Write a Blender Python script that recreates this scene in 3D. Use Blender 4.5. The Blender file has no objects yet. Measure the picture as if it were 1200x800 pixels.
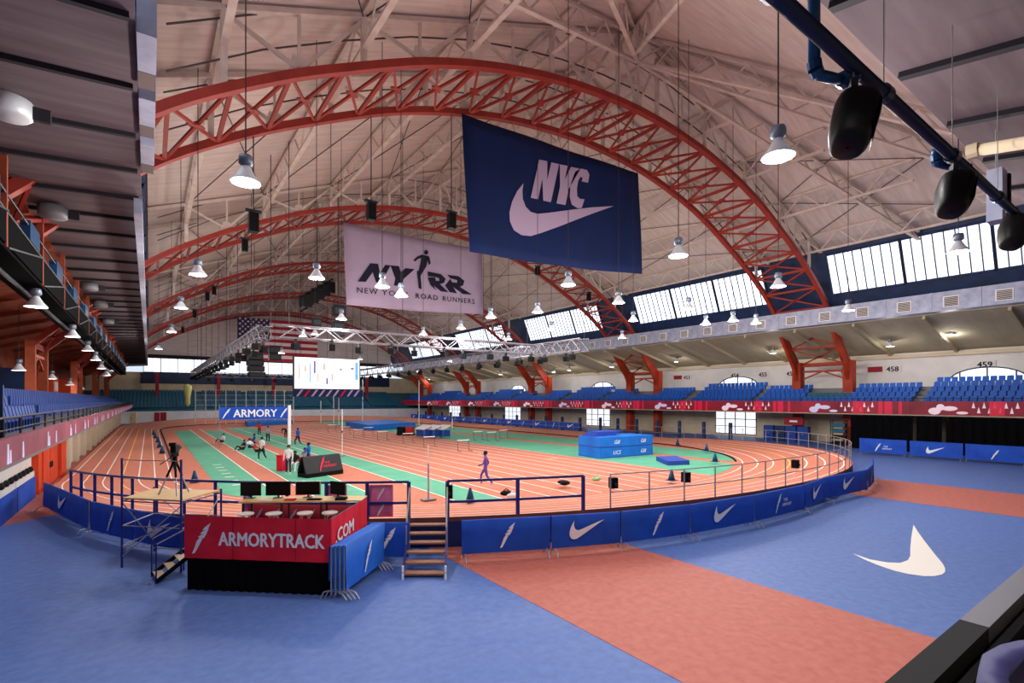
import bpy, bmesh, math, random
from mathutils import Vector, Matrix
random.seed(7)
SC = bpy.context.scene
COL = SC.collection
# ------------------------------------------------------------------ camera
F, U0, V0, EYE = 594.0, 600.0, 468.0, 4.6
TH = math.atan(425 / 594.0)
SN, CS = math.sin(TH), math.cos(TH)
cam = bpy.data.cameras.new('camera')
cam.sensor_width = 36.0
cam.lens = 36.0 * F / 1200.0
cam.shift_y = (V0 - 400.0) / 1200.0
cam.clip_end = 400
cam_o = bpy.data.objects.new('camera', cam)
COL.objects.link(cam_o)
cam_o.location = (0, 0, EYE)
cam_o.rotation_euler = (math.pi / 2, 0, -TH)
SC.camera = cam_o
# ------------------------------------------------------------------ world, exposure
w = bpy.data.worlds.new('sky')
SC.world = w
w.use_nodes = True
w.node_tree.nodes['Background'].inputs[0].default_value = (0.75, 0.85, 1.0, 1)
w.node_tree.nodes['Background'].inputs[1].default_value = 1.0
SC.view_settings.view_transform = 'Standard'
SC.view_settings.look = 'None'
SC.view_settings.gamma = 1.0
SC.view_settings.use_curve_mapping = False
SC.view_settings.exposure = 0.0
LAMP_W = 830.0        # hall pendant lamp
AISLE_W = 150.0       # lamp under the aisle roofs
NEAR_FILL_W = 800.0        # unseen lamp added to brighten the near floor (spot)
WIN_E = 1.5           # daylight seen through the clerestory panes

# ------------------------------------------------------------------ pixel helpers (a pixel gives a direction only)
def ray(u, v):
    r = (u - U0) / F
    return Vector((SN + r * CS, CS - r * SN, (V0 - v) / F))
def G(u, v, z=0.0):
    a = ray(u, v); d = (z - EYE) / a.z
    return Vector((a.x * d, a.y * d, z))
def XP(u, v, X):
    a = ray(u, v); d = X / a.x
    return Vector((X, a.y * d, EYE + a.z * d))
def YP(u, v, Y):
    a = ray(u, v); d = Y / a.y
    return Vector((a.x * d, Y, EYE + a.z * d))
def DP(u, v, d):
    a = ray(u, v)
    return Vector((a.x * d, a.y * d, EYE + a.z * d))
def ucol(p):
    d = p[0] * SN + p[1] * CS
    return U0 + F * (p[0] * CS - p[1] * SN) / d
V = Vector

# ------------------------------------------------------------------ materials
def lin(c):
    c = c / 255.0
    return c / 12.92 if c <= 0.04045 else ((c + 0.055) / 1.055) ** 2.4
MATS = {}
def mat(name, rgb, rough=0.7, metal=0.0, emit=0.0, noise=0.0, scale=4.0, bump=0.0, rgb2=None, alpha=1.0, stretch=None, spec=0.3):
    m = bpy.data.materials.new(name); m.use_nodes = True
    nt = m.node_tree; b = nt.nodes['Principled BSDF']
    col = (lin(rgb[0]), lin(rgb[1]), lin(rgb[2]), 1)
    b.inputs['Base Color'].default_value = col
    b.inputs['Roughness'].default_value = rough
    b.inputs['Metallic'].default_value = metal
    b.inputs['Specular IOR Level'].default_value = spec
    if alpha < 1: b.inputs['Alpha'].default_value = alpha
    if emit:
        b.inputs['Emission Color'].default_value = col
        b.inputs['Emission Strength'].default_value = emit
    if noise or bump:
        tc = nt.nodes.new('ShaderNodeTexCoord'); mp = nt.nodes.new('ShaderNodeMapping')
        if stretch: mp.inputs['Scale'].default_value = stretch
        nz = nt.nodes.new('ShaderNodeTexNoise'); nz.inputs['Scale'].default_value = scale; nz.inputs['Detail'].default_value = 5
        nt.links.new(tc.outputs['Object'], mp.inputs['Vector']); nt.links.new(mp.outputs['Vector'], nz.inputs['Vector'])
        if noise:
            mr = nt.nodes.new('ShaderNodeMapRange')
            mr.inputs['From Min'].default_value = 0.3; mr.inputs['From Max'].default_value = 0.7
            nt.links.new(nz.outputs['Fac'], mr.inputs['Value'])
            mx = nt.nodes.new('ShaderNodeMix'); mx.data_type = 'RGBA'
            if rgb2: c2 = (lin(rgb2[0]), lin(rgb2[1]), lin(rgb2[2]), 1)
            else: c2 = tuple(x * (1 - noise) for x in col[:3]) + (1,)
            mx.inputs[6].default_value = col; mx.inputs[7].default_value = c2
            nt.links.new(mr.outputs['Result'], mx.inputs[0])
            nt.links.new(mx.outputs[2], b.inputs['Base Color'])
            if emit: nt.links.new(mx.outputs[2], b.inputs['Emission Color'])
        if bump:
            bp = nt.nodes.new('ShaderNodeBump'); bp.inputs['Strength'].default_value = bump; bp.inputs['Distance'].default_value = 0.02
            nt.links.new(nz.outputs['Fac'], bp.inputs['Height']); nt.links.new(bp.outputs['Normal'], b.inputs['Normal'])
    MATS[name] = m
    return m
mat('floor_blue', (90, 121, 188), 0.55, noise=0.25, scale=5, rgb2=(78, 107, 174), bump=0.0, spec=0.25)
mat('floor_red', (194, 114, 100), 0.6, noise=0.2, scale=5, rgb2=(180, 98, 86), spec=0.2)
mat('track_red', (206, 128, 104), 0.75, noise=0.2, scale=3, rgb2=(192, 114, 90), spec=0.15)
mat('infield_green', (98, 178, 146), 0.7, noise=0.2, scale=0.8, rgb2=(84, 162, 130), spec=0.2)
mat('line_white', (245, 240, 232), 0.6)
mat('line_yellow', (250, 205, 90), 0.6)
mat('white', (240, 240, 238), 0.5)
mat('white_print', (235, 235, 240), 0.6)
mat('deck_edge', (110, 60, 48), 0.7)
mat('skirt_navy', (20, 36, 90), 0.7)
mat('black', (12, 12, 14), 0.6, spec=0.12)
mat('black_cloth', (8, 8, 10), 0.95, noise=0.4, scale=6, stretch=(4, 4, 0.2), rgb2=(16, 16, 18), spec=0.02)
mat('rubber', (24, 24, 27), 0.75, spec=0.1)
mat('dark_grey', (46, 46, 52), 0.6, spec=0.2)
mat('ledge_painted_sheen', (70, 68, 80), 0.5, spec=0.4)  # reflected light on the farther ledge panels put into a paler colour
mat('truss_grey', (132, 130, 138), 0.5, 0.3)
mat('mid_grey', (120, 120, 124), 0.5)
mat('galvanised', (178, 182, 190), 0.4, 0.6, noise=0.2, scale=5)
mat('duct', (176, 180, 200), 0.45, 0.25, noise=0.25, scale=2.0, rgb2=(146, 152, 178))
mat('grille', (108, 92, 88), 0.7)
mat('rail_blue', (30, 42, 118), 0.45)
mat('rail_grey', (150, 146, 150), 0.45, 0.4)
mat('banner_blue', (26, 82, 192), 0.75, noise=0.25, scale=1.6, bump=0.15, rgb2=(20, 66, 168))
mat('banner_bright', (30, 108, 214), 0.7, noise=0.2, scale=1.5, rgb2=(24, 94, 196))
mat('banner_red', (228, 46, 66), 0.8, noise=0.2, scale=1.8, bump=0.2, rgb2=(208, 34, 54), spec=0.1)
mat('banner_pink', (236, 146, 196), 0.8, noise=0.2, scale=1.4, rgb2=(228, 96, 140))
mat('banner_navy', (8, 34, 86), 0.85, noise=0.2, scale=0.5, rgb2=(6, 28, 74))
mat('banner_mauve', (176, 160, 184), 0.9, noise=0.15, scale=0.4, rgb2=(166, 148, 172), spec=0.1)
mat('print_mauve', (184, 166, 194), 0.9, spec=0.1)
mat('print_ink', (24, 24, 44), 0.85)
mat('arch_red', (158, 56, 44), 0.6, noise=0.25, scale=1.2, rgb2=(136, 44, 36))
mat('col_red', (150, 40, 22), 0.55, noise=0.25, scale=1.0, rgb2=(184, 66, 24))
mat('truss_white', (214, 198, 188), 0.6, noise=0.25, scale=1.5, rgb2=(192, 172, 160))
mat('tie_dark', (74, 62, 60), 0.6)
mat('roof', (216, 202, 196), 0.8, noise=0.3, scale=1.2, rgb2=(198, 178, 170), stretch=(0.35, 3.0, 0.35), bump=0.25)
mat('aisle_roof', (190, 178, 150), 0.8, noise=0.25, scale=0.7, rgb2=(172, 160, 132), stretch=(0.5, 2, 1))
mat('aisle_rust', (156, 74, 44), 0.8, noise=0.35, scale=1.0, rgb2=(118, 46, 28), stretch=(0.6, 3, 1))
mat('soffit_shaded', (112, 98, 104), 0.9, noise=0.35, scale=0.9, rgb2=(92, 78, 84), stretch=(0.4, 3, 1))  # aisle roof cladding with its shade put into a darker colour
mat('rafter_dark', (34, 30, 38), 0.8)
mat('wall_cream', (214, 198, 172), 0.8, noise=0.2, scale=0.8, rgb2=(200, 182, 152))
mat('wall_white', (226, 222, 220), 0.8, noise=0.12, scale=0.8)
mat('wall_rust', (160, 66, 34), 0.75, noise=0.35, scale=0.7, rgb2=(116, 40, 22))
mat('wall_orange', (226, 74, 34), 0.7, noise=0.2, scale=1.0)
mat('frame_navy', (22, 48, 92), 0.5, noise=0.25, scale=1.0, rgb2=(16, 32, 62))
mat('mullion', (54, 64, 88), 0.5)
mat('pane', (236, 242, 252), 0.4, emit=WIN_E)
mat('pane_low', (236, 240, 246), 0.4, emit=1.1)
mat('seat_blue', (24, 92, 190), 0.5)
mat('seat_teal', (24, 92, 120), 0.5)
mat('seat_deep', (18, 60, 140), 0.5)
mat('seat_dusk', (44, 43, 84), 0.6, spec=0.15)
mat('led_red', (150, 22, 44), 0.5, emit=0.28, noise=0.5, scale=0.35, rgb2=(92, 10, 30))
mat('led_bright', (190, 22, 56), 0.5, emit=0.35)
mat('led_white', (224, 200, 214), 0.5, emit=0.35)
mat('led_lilac', (190, 184, 214), 0.5, emit=0.35)
mat('led_left', (150, 72, 88), 0.5, emit=0.15, noise=0.5, scale=0.6, rgb2=(110, 44, 64))
mat('screen_white', (246, 244, 250), 0.5, emit=1.15)
mat('screen_peach', (244, 176, 164), 0.5, emit=0.8)
mat('screen_blue', (120, 176, 226), 0.5, emit=0.8)
mat('screen_ink', (120, 110, 160), 0.5, emit=0.6)
mat('lamp_shade', (226, 232, 238), 0.35, 0.2)
mat('lamp_body', (120, 132, 148), 0.4, 0.5)
mat('bulb', (255, 246, 232), 0.4, emit=14)
mat('cable', (40, 38, 40), 0.6)
mat('pipe_navy', (22, 34, 62), 0.35, 0.2)
mat('pipe_blue', (28, 72, 112), 0.35, 0.2)
mat('speaker_black', (14, 14, 16), 0.5, spec=0.15)
mat('plywood', (214, 184, 138), 0.7, noise=0.3, scale=2, rgb2=(196, 160, 112), stretch=(1, 6, 1))
mat('table_top', (206, 178, 120), 0.6)
mat('tread', (168, 118, 94), 0.7, noise=0.3, scale=6, stretch=(0.5, 6, 1))
mat('mat_blue', (22, 116, 214), 0.65, noise=0.2, scale=0.9, rgb2=(18, 98, 192))
mat('mat_indigo', (44, 74, 168), 0.65)
mat('hair', (28, 20, 16), 0.7)
mat('skin_a', (196, 140, 112), 0.6)
mat('skin_b', (112, 74, 56), 0.6)
mat('cloth_white', (226, 226, 228), 0.8)
mat('cloth_black', (24, 24, 28), 0.8)
mat('cloth_navy', (30, 38, 66), 0.8)
mat('cloth_blue', (24, 84, 176), 0.8)
mat('cloth_grey', (150, 150, 156), 0.8)
mat('cloth_purple', (116, 84, 170), 0.8)
mat('cloth_red', (176, 40, 44), 0.8)
mat('flag_red', (150, 36, 52), 0.85)
mat('flag_white', (218, 196, 198), 0.85)
mat('flag_blue', (30, 34, 74), 0.85)
mat('sign_red', (150, 30, 44), 0.7)
mat('bottle_green', (150, 190, 140), 0.5)
mat('net_yellow', (196, 198, 120), 0.8)

# ------------------------------------------------------------------ mesh helpers
class MB:
    def __init__(self): self.v = []; self.f = []
    def add(self, vs, fs):
        n = len(self.v); self.v += [V(p) for p in vs]; self.f += [tuple(i + n for i in q) for q in fs]; return self
    def hexa(self, p):   # 8 points: bottom 0-3, top 4-7
        return self.add(p, [(3, 2, 1, 0), (4, 5, 6, 7), (0, 1, 5, 4), (1, 2, 6, 5), (2, 3, 7, 6), (3, 0, 4, 7)])
    def box(self, x0, x1, y0, y1, z0, z1):
        return self.hexa([(x0, y0, z0), (x1, y0, z0), (x1, y1, z0), (x0, y1, z0), (x0, y0, z1), (x1, y0, z1), (x1, y1, z1), (x0, y1, z1)])
    def cbox(self, c, sx, sy, sz, rz=0):     # centre of base
        a, b = math.cos(rz), math.sin(rz); o = []
        for z in (0, sz):
            for x, y in ((-1, -1), (1, -1), (1, 1), (-1, 1)):
                x *= sx / 2; y *= sy / 2
                o.append((c[0] + x * a - y * b, c[1] + x * b + y * a, c[2] + z))
        return self.hexa(o)
    def bar(self, p, q, w, h=None, up=V((0, 0, 1))):
        p = V(p); q = V(q); h = h or w; d = (q - p).normalized()
        up = V(up)
        if abs(d.dot(up)) > 0.99: up = V((1, 0, 0))
        s = d.cross(up).normalized() * (w / 2); t = s.cross(d).normalized() * (h / 2)
        return self.hexa([p - s - t, p + s - t, q + s - t, q - s - t, p - s + t, p + s + t, q + s + t, q - s + t])
    def tube(self, p, q, r, n=8, r2=None):
        p = V(p); q = V(q); r2 = r if r2 is None else r2
        d = (q - p).normalized(); up = V((0, 0, 1)) if abs(d.z) < 0.95 else V((1, 0, 0))
        s = d.cross(up).normalized(); t = s.cross(d)
        vs = []
        for c, rr in ((p, r), (q, r2)):
            for k in range(n):
                a = 2 * math.pi * k / n; vs.append(c + (s * math.cos(a) + t * math.sin(a)) * rr)
        fs = [(k, (k + 1) % n, n + (k + 1) % n, n + k) for k in range(n)] + [tuple(range(n - 1, -1, -1)), tuple(range(n, 2 * n))]
        return self.add(vs, fs)
    def path(self, pts, r, n=6):
        for a, b in zip(pts, pts[1:]): self.tube(a, b, r, n)
        return self
    def sweep(self, pts, w, h, up=V((0, 0, 1))):      # box section along a polyline, mitred
        pts = [V(p) for p in pts]; rings = []
        for i, p in enumerate(pts):
            d = (pts[min(i + 1, len(pts) - 1)] - pts[max(i - 1, 0)]).normalized()
            s = d.cross(V(up)).normalized(); t = s.cross(d).normalized()
            rings.append([p - s * w / 2 - t * h / 2, p + s * w / 2 - t * h / 2, p + s * w / 2 + t * h / 2, p - s * w / 2 + t * h / 2])
        vs = [q for r in rings for q in r]; fs = []
        for i in range(len(pts) - 1):
            for k in range(4): fs.append((4 * i + k, 4 * i + (k + 1) % 4, 4 * i + 4 + (k + 1) % 4, 4 * i + 4 + k))
        m = 4 * (len(pts) - 1); fs += [(3, 2, 1, 0), (m, m + 1, m + 2, m + 3)]
        return self.add(vs, fs)
    def poly(self, pts): return self.add(pts, [tuple(range(len(pts)))])
    def prism(self, pts, off):
        pts = [V(p) for p in pts]; off = V(off); n = len(pts)
        return self.add(pts + [p + off for p in pts], [tuple(range(n - 1, -1, -1)), tuple(range(n, 2 * n))] + [(k, (k + 1) % n, n + (k + 1) % n, n + k) for k in range(n)])
    def grid(self, rows):      # list of rows of points
        n = len(rows[0]); vs = [p for r in rows for p in r]; fs = []
        for i in range(len(rows) - 1):
            for j in range(n - 1): fs.append((i * n + j, i * n + j + 1, (i + 1) * n + j + 1, (i + 1) * n + j))
        return self.add(vs, fs)
    def lathe(self, prof, c, n=16, axis=None):
        c = V(c); vs = []; m = len(prof)
        for k in range(n):
            a = 2 * math.pi * k / n
            for r, z in prof: vs.append(c + V((r * math.cos(a), r * math.sin(a), z)))
        fs = []
        for k in range(n):
            for i in range(m - 1):
                fs.append((k * m + i, ((k + 1) % n) * m + i, ((k + 1) % n) * m + i + 1, k * m + i + 1))
        return self.add(vs, fs)
    def ell(self, c, rx, ry, rz, n=12, m=8):
        prof = [(max(math.sin(math.pi * i / m), 0.001), -math.cos(math.pi * i / m)) for i in range(m + 1)]
        k0 = len(self.v); self.lathe(prof, (0, 0, 0), n)
        for i in range(k0, len(self.v)):
            p = self.v[i]; self.v[i] = V((c[0] + p.x * rx, c[1] + p.y * ry, c[2] + p.z * rz))
        return self
    def mesh(self, name, m, base=(0, 0, 0), smooth=False):
        b = V(base); me = bpy.data.meshes.new(name)
        me.from_pydata([tuple(p - b) for p in self.v], [], self.f)
        me.materials.append(MATS[m]) if isinstance(m, str) else None
        if smooth: me.polygons.foreach_set('use_smooth', [True] * len(me.polygons))
        me.update(); return me
    def build(self, name, m, parent=None, smooth=False):
        if parent is not None: base = WB[parent.name]
        else:
            xs = [p.x for p in self.v]; ys = [p.y for p in self.v]; zs = [p.z for p in self.v]
            base = V(((min(xs) + max(xs)) / 2, (min(ys) + max(ys)) / 2, min(zs)))
        me = self.mesh(name, m, base, smooth)
        o = bpy.data.objects.new(name, me); COL.objects.link(o)
        if parent is not None: o.parent = parent; WB[o.name] = base
        else: o.location = base; WB[o.name] = base
        return o
WB = {}
def thing(name, label, cat, loc=(0, 0, 0), group=None):
    o = bpy.data.objects.new(name, None); o.empty_display_size = 0.1; COL.objects.link(o)
    o.location = loc; WB[o.name] = V(loc); o['label'] = label; o['category'] = cat
    if group: o['group'] = group
    return o
def tag(o, label, cat, group=None):
    o['label'] = label; o['category'] = cat
    if group: o['group'] = group
    return o
def struct(o):
    o['kind'] = 'structure'; return o
def stuff(o):
    o['kind'] = 'stuff'; return o
def share(me, name, parent, loc, rot=None, scale=None):     # another object on shared mesh data
    o = bpy.data.objects.new(name, me); COL.objects.link(o); o.parent = parent; o.location = loc
    if rot: o.rotation_euler = rot
    if scale: o.scale = scale
    return o
def dup(root, loc, rz=None, label=None, group=None):
    r = root.copy(); COL.objects.link(r); r.location = loc
    if rz is not None: r.rotation_euler = (0, 0, rz)
    if label: r['label'] = label
    if group: r['group'] = group
    for ch in list(root.children):
        c = ch.copy(); COL.objects.link(c); c.parent = r
        for g in list(ch.children):
            d = g.copy(); COL.objects.link(d); d.parent = c
    return r
def add_light(kind, energy, loc, parent=None, color=(1, 0.955, 0.92), size=0.3):
    L = bpy.data.lights.new('lamp_light', kind); L.energy = energy; L.color = color
    if kind == 'POINT': L.shadow_soft_size = size
    o = bpy.data.objects.new('lamp_light', L); COL.objects.link(o)
    if parent is not None: o.parent = parent; o.location = V(loc) - WB[parent.name]
    else: o.location = loc
    return o
FONT_CACHE = {}
def text_mb(s, P, ex, ez, h, bold=0.0, shear=0.0, thick=0.004, spacing=1.0, width=None, align='CENTER'):
    """lettering laid on a plane: P centre of the baseline, ex along, ez up, h capital height"""
    cu = bpy.data.curves.new('lettering', 'FONT'); cu.body = s; cu.size = 1; cu.align_x = align; cu.shear = shear
    cu.space_character = spacing; cu.resolution_u = 2
    o = bpy.data.objects.new('lettering', cu); COL.objects.link(o)
    dg = bpy.context.evaluated_depsgraph_get(); dg.update()
    me = o.evaluated_get(dg).to_mesh()
    vs = [v.co.copy() for v in me.vertices]; fs = [tuple(p.vertices) for p in me.polygons]
    o.evaluated_get(dg).to_mesh_clear(); bpy.data.objects.remove(o); bpy.data.curves.remove(cu)
    ex = V(ex).normalized(); ez = V(ez).normalized(); n = ex.cross(ez).normalized()
    k = h / 0.70
    kx = k
    if width:
        w0 = max(v.x for v in vs) - min(v.x for v in vs); kx = width / w0
    mb = MB()
    for sx, sy in (((-1, -0.5), (1, -0.5), (0, 0.6)) if bold else ((0, 0),)):      # heavier strokes: the same outline set three times, a hair apart
        mb.add([V(P) + ex * (v.x * kx + sx * bold * k) + ez * (v.y * k + sy * bold * k) + n * (thick + 0.001 * sx) for v in vs], fs)
    return mb

# marks used on many banners, unit coordinates
SW = [(720, 462), (600, 505), (480, 552), (400, 581), (350, 596), (310, 592), (275, 570), (257, 530), (255, 490), (268, 440), (290, 395), (318, 360), (313, 395), (315, 430), (328, 465), (350, 488), (380, 497), (430, 492), (520, 480), (620, 468)]
SWN = [((x - 255) / 465 - 0.5, -((y - 0.24 * (x - 255)) - 475) / 465) for x, y in SW]
WING = [[(-.30, -.50), (-.20, -.47), (-.10, -.30), (0.0, -.12), (.06, .0), (-.04, .02), (-.14, -.10), (-.20, -.28)],
        [(-.10, .04), (.10, .0), (.22, .18), (.0, .10)], [(-.02, .14), (.18, .14), (.28, .32), (.06, .22)], [(.06, .26), (.24, .28), (.34, .50), (.14, .36)]]
def mark(mb, pts, P, ex, ez, w, h, thick=0.006):
    ex = V(ex).normalized(); ez = V(ez).normalized(); n = ex.cross(ez).normalized()
    mb.poly([V(P) + ex * (x * w) + ez * (y * h) + n * thick for x, y in pts]); return mb
def swoosh(P, ex, ez, w, h=None, thick=0.006): return mark(MB(), SWN, P, ex, ez, w, h or w, thick)
def wing(P, ex, ez, w, h, thick=0.006):
    mb = MB()
    for p in WING: mark(mb, p, P, ex, ez, w, h, thick)
    return mb
UP = V((0, 0, 1))
# ================================================================== SETTING
XC, XE0, XE1 = 25.8, -0.1, 51.7
ZE, ZR = 18.8, 28.5
SL = (ZR - ZE) / (XC - XE0)
def roof_z(x): return ZE + SL * ((x - XE0) if x < XC else (XE1 - x))
def ceil_z(x, y): return min(roof_z(min(max(x, XE0), XE1)), ZE + (ZR - ZE) * (y - 5) / 17, ZR - (ZR - ZE) * (y - 122) / 6)
# floor
fl = struct(MB().box(-12, 64, -10, 134, -0.2, 0).build('floor', 'floor_blue'))
def sheet(pts, z0=0.0, th=0.006): return MB().prism([(p[0], p[1], z0 + 0.001) for p in pts], (0, 0, th))
sheet([(7.05, -9), (12.3, -9), (12.3, 16), (7.05, 16)]).build('red_stripe', 'floor_red', fl)
sheet([(27.7, -9), (34.4, -9), (34.4, 20), (27.7, 20)]).build('red_stripe', 'floor_red', fl)
sheet([(-4.6, 25.4), (-3.3, 26.9), (-2.0, 27.4), (-2.0, 118), (-4.6, 118)]).build('red_stripe', 'floor_red', fl)
sw = [(400, 195), (480, 222), (560, 236), (620, 238), (655, 226), (667, 205), (667, 170), (672, 115), (682, 58), (700, 88), (730, 130), (780, 195), (818, 240), (830, 262), (830, 280), (815, 293), (780, 300), (730, 300), (660, 290), (590, 274), (510, 246), (450, 221)]
sheet([G(900 + x / 4, 600 + y / 4) for x, y in sw]).build('white_tick_marking', 'line_white', fl)

# walls of the hall
def slab(pts, off, name, m, parent=None): return MB().prism(pts, off).build(name, m, parent)
struct(slab([(62, -9, 0), (62, 133, 0), (62, 133, 9.4), (62, -9, 9.4)], (0.3, 0, 0), 'wall_right', 'wall_white'))
struct(slab([(60, -9, 0), (60, 133, 0), (60, 133, 3.2), (60, -9, 3.2)], (0.3, 0, 0), 'wall_right_under_balcony', 'wall_cream'))
struct(slab([(-10.4, -9, 0), (-10.4, 133, 0), (-10.4, 133, 9.4), (-10.4, -9, 9.4)], (-0.3, 0, 0), 'wall_left', 'wall_rust'))
struct(slab([(-4.6, -9, 0), (-4.6, 121, 0), (-4.6, 121, 3.1), (-4.6, -9, 3.1)], (-0.3, 0, 0), 'wall_left_under_balcony', 'wall_white'))
struct(slab([(-11, -9, 0), (63, -9, 0), (63, -9, 14), (-11, -9, 14)], (0, -0.3, 0), 'wall_near', 'wall_cream'))
wf = struct(slab([(-11, 132, 0), (63, 132, 0), (63, 132, 10.4), (-11, 132, 10.4)], (0, 0.3, 0), 'wall_far', 'wall_cream'))
MB().box(-1.5, 53.2, 131.75, 131.98, 8.0, 10.4).build('navy_band', 'frame_navy', wf)
MB().box(-1.5, 53.2, 131.75, 131.98, 13.5, 14.2).build('dark_head_beam', 'rafter_dark', wf)
struct(MB().box(-11, 63, 121, 121.3, 0, 2.3).build('wall_far_under_balcony', 'wall_white'))
# ceilings
T = (0, 0, 0.2)
struct(slab([(XE1, 5, ZE), (XE1, 128, ZE), (XC, 122, ZR), (XC, 22, ZR)], T, 'ceiling_right_slope', 'roof'))
struct(slab([(XE0, 5, ZE), (XC, 22, ZR), (XC, 122, ZR), (XE0, 128, ZE)], T, 'ceiling_left_slope', 'roof'))
struct(slab([(XE0, 5, ZE), (XE1, 5, ZE), (XC, 22, ZR)], T, 'ceiling_near_hip', 'roof'))
struct(slab([(XE0, 128, ZE), (XC, 122, ZR), (XE1, 128, ZE)], T, 'ceiling_far_hip', 'roof'))
struct(slab([(XE0 - 2, 128, ZE), (XE1 + 2, 128, ZE), (XE1 + 2, 132.3, 13.6), (XE0 - 2, 132.3, 13.6)], T, 'ceiling_far_slope', 'roof'))
ar = struct(slab([(52.4, -9, 11.6), (52.4, 132, 11.6), (62.3, 132, 9.2), (62.3, -9, 9.2)], T, 'ceiling_right_aisle', 'aisle_roof'))
al = struct(slab([(-0.22, -9, 11.71), (-3.5, -9, 11.5), (-3.5, 132, 11.5), (-0.22, 132, 11.71)], T, 'ceiling_left_aisle', 'soffit_shaded'))
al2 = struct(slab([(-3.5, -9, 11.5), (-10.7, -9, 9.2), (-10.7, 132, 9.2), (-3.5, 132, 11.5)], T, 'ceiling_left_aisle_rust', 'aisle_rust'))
an = struct(slab([(-0.5, 4.1, 11.6), (-0.5, -9, 9.2), (62, -9, 9.2), (62, 4.1, 11.6)], T, 'ceiling_near_aisle', 'soffit_shaded'))
struct(slab([(-0.5, 4.1, 11.6), (62, 4.1, 11.6), (62, 4.1, 19), (-0.5, 4.1, 19)], (0, -0.25, 0), 'wall_near_clerestory', 'frame_navy'))
# rafters under the aisle roofs
rm = MB().bar((-0.3, 0, 11.65), (-3.5, 0, 11.44), 0.12, 0.12).mesh('rafter', 'rafter_dark')
rm2 = MB().bar((-3.5, 0, 11.36), (-10.4, 0, 9.16), 0.22, 0.3).mesh('rafter', 'aisle_rust')
for k in range(46):
    share(rm, 'rafter', al, V((0, 3.9 + 2.6 * k, 0)) - WB[al.name])
for k in range(24):
    share(rm2, 'rafter', al2, V((0, 3.9 + 5.2 * k, 0)) - WB[al2.name])
rm3 = MB().bar((0, 4.0, 11.53), (0, -8.5, 9.22), 0.2, 0.13).mesh('rafter', 'rafter_dark')
for k in range(15): share(rm3, 'rafter', an, V((3.2 + 3.3 * k, 0, 0)) - WB[an.name])
MB().bar((8, 0.3, 10.75), (60, 0.3, 10.75), 0.5, 0.5).build('purlin', 'rafter_dark', an)
rm4 = MB().bar((52.5, 0, 11.45), (62, 0, 9.1), 0.2, 0.35).mesh('rafter', 'aisle_roof')
for k in range(24): share(rm4, 'rafter', ar, V((0, 4 + 5.2 * k, 0)) - WB[ar.name])
MB().bar((61.8, -8, 8.95), (61.8, 131, 8.95), 0.35, 0.35).build('cornice', 'wall_cream', ar)

# clerestory: leaning window band on both long sides
LEAN = 1.3 / 3.1
def cx(z): return 53.5 - (z - 14.6) * LEAN
def cleres(mir):
    def P(y, z, off=0.0):
        x = cx(z) - off
        return V((51.6 - x if mir else x, y, z))
    side = 'left' if mir else 'right'
    off = (-0.15 if mir else 0.15, 0, 0)
    wl = struct(MB().prism([P(-8, 13.2), P(131, 13.2), P(131, 14.6), P(-8, 14.6)], off).build('wall_%s_clerestory_sill' % side, 'frame_navy'))
    struct(MB().prism([P(-8, 18.25), P(131, 18.25), P(131, 19.0), P(-8, 19.0)], off).build('wall_%s_clerestory_head' % side, 'frame_navy'))
    bays = [(4.3, 21.7)] + [(27.8 + 24 * k, 45.2 + 24 * k) for k in range(4)]
    ed = -8
    for a, b in bays + [(131, 131)]:
        struct(MB().prism([P(ed, 14.6), P(a, 14.6), P(a, 18.25), P(ed, 18.25)], off).build('wall_%s_clerestory_pier' % side, 'frame_navy')); ed = b
    return P, bays
PR_, bays = cleres(False)
PL_, _ = cleres(True)
wn = 0
pane_cache = {}
for P, mir in ((PR_, False), (PL_, True)):
    for a, b in bays:
        for j in range(3):
            wn += 1
            y0 = a + (b - a) * j / 3; y1 = a + (b - a) * (j + 1) / 3
            wb = thing('window_%d' % wn, '', '', P(y0, 14.6)); del wb['label']; del wb['category']; struct(wb)
            sg = -1 if mir else 1
            fr = MB()
            for (ya, za), (yb, zb) in (((y0, 14.65), (y1, 14.65)), ((y0, 18.2), (y1, 18.2))):
                fr.bar(P(ya, za, 0.04), P(yb, zb, 0.04), 0.18, 0.18)
            for y in (y0, y1): fr.bar(P(y, 14.6, 0.04), P(y, 18.25, 0.04), 0.24, 0.2, up=V((0, 1, 0)))
            fr.build('window_frame', 'frame_navy', wb)
            n = 8
            key = mir
            if key not in pane_cache:
                wdt = (y1 - y0) / n
                o = P(y0, 14.6)
                pm = MB().prism([P(y0 + 0.03, 14.7) - o, P(y0 + wdt - 0.03, 14.7) - o, P(y0 + wdt - 0.03, 18.15) - o, P(y0 + 0.03, 18.15) - o], (0.04 * sg, 0, 0)).mesh('pane', 'pane')
                mm = MB().bar(P(y0, 14.65, 0.03) - o, P(y0, 18.2, 0.03) - o, 0.11, 0.08, up=V((0, 1, 0))).mesh('mullion', 'mullion')
                pane_cache[key] = (pm, mm)
            pm, mm = pane_cache[key]
            for i in range(n):
                share(pm, 'pane', wb, (0, (y1 - y0) * i / n, 0))
                if i: share(mm, 'mullion', wb, (0, (y1 - y0) * i / n, 0))
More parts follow.
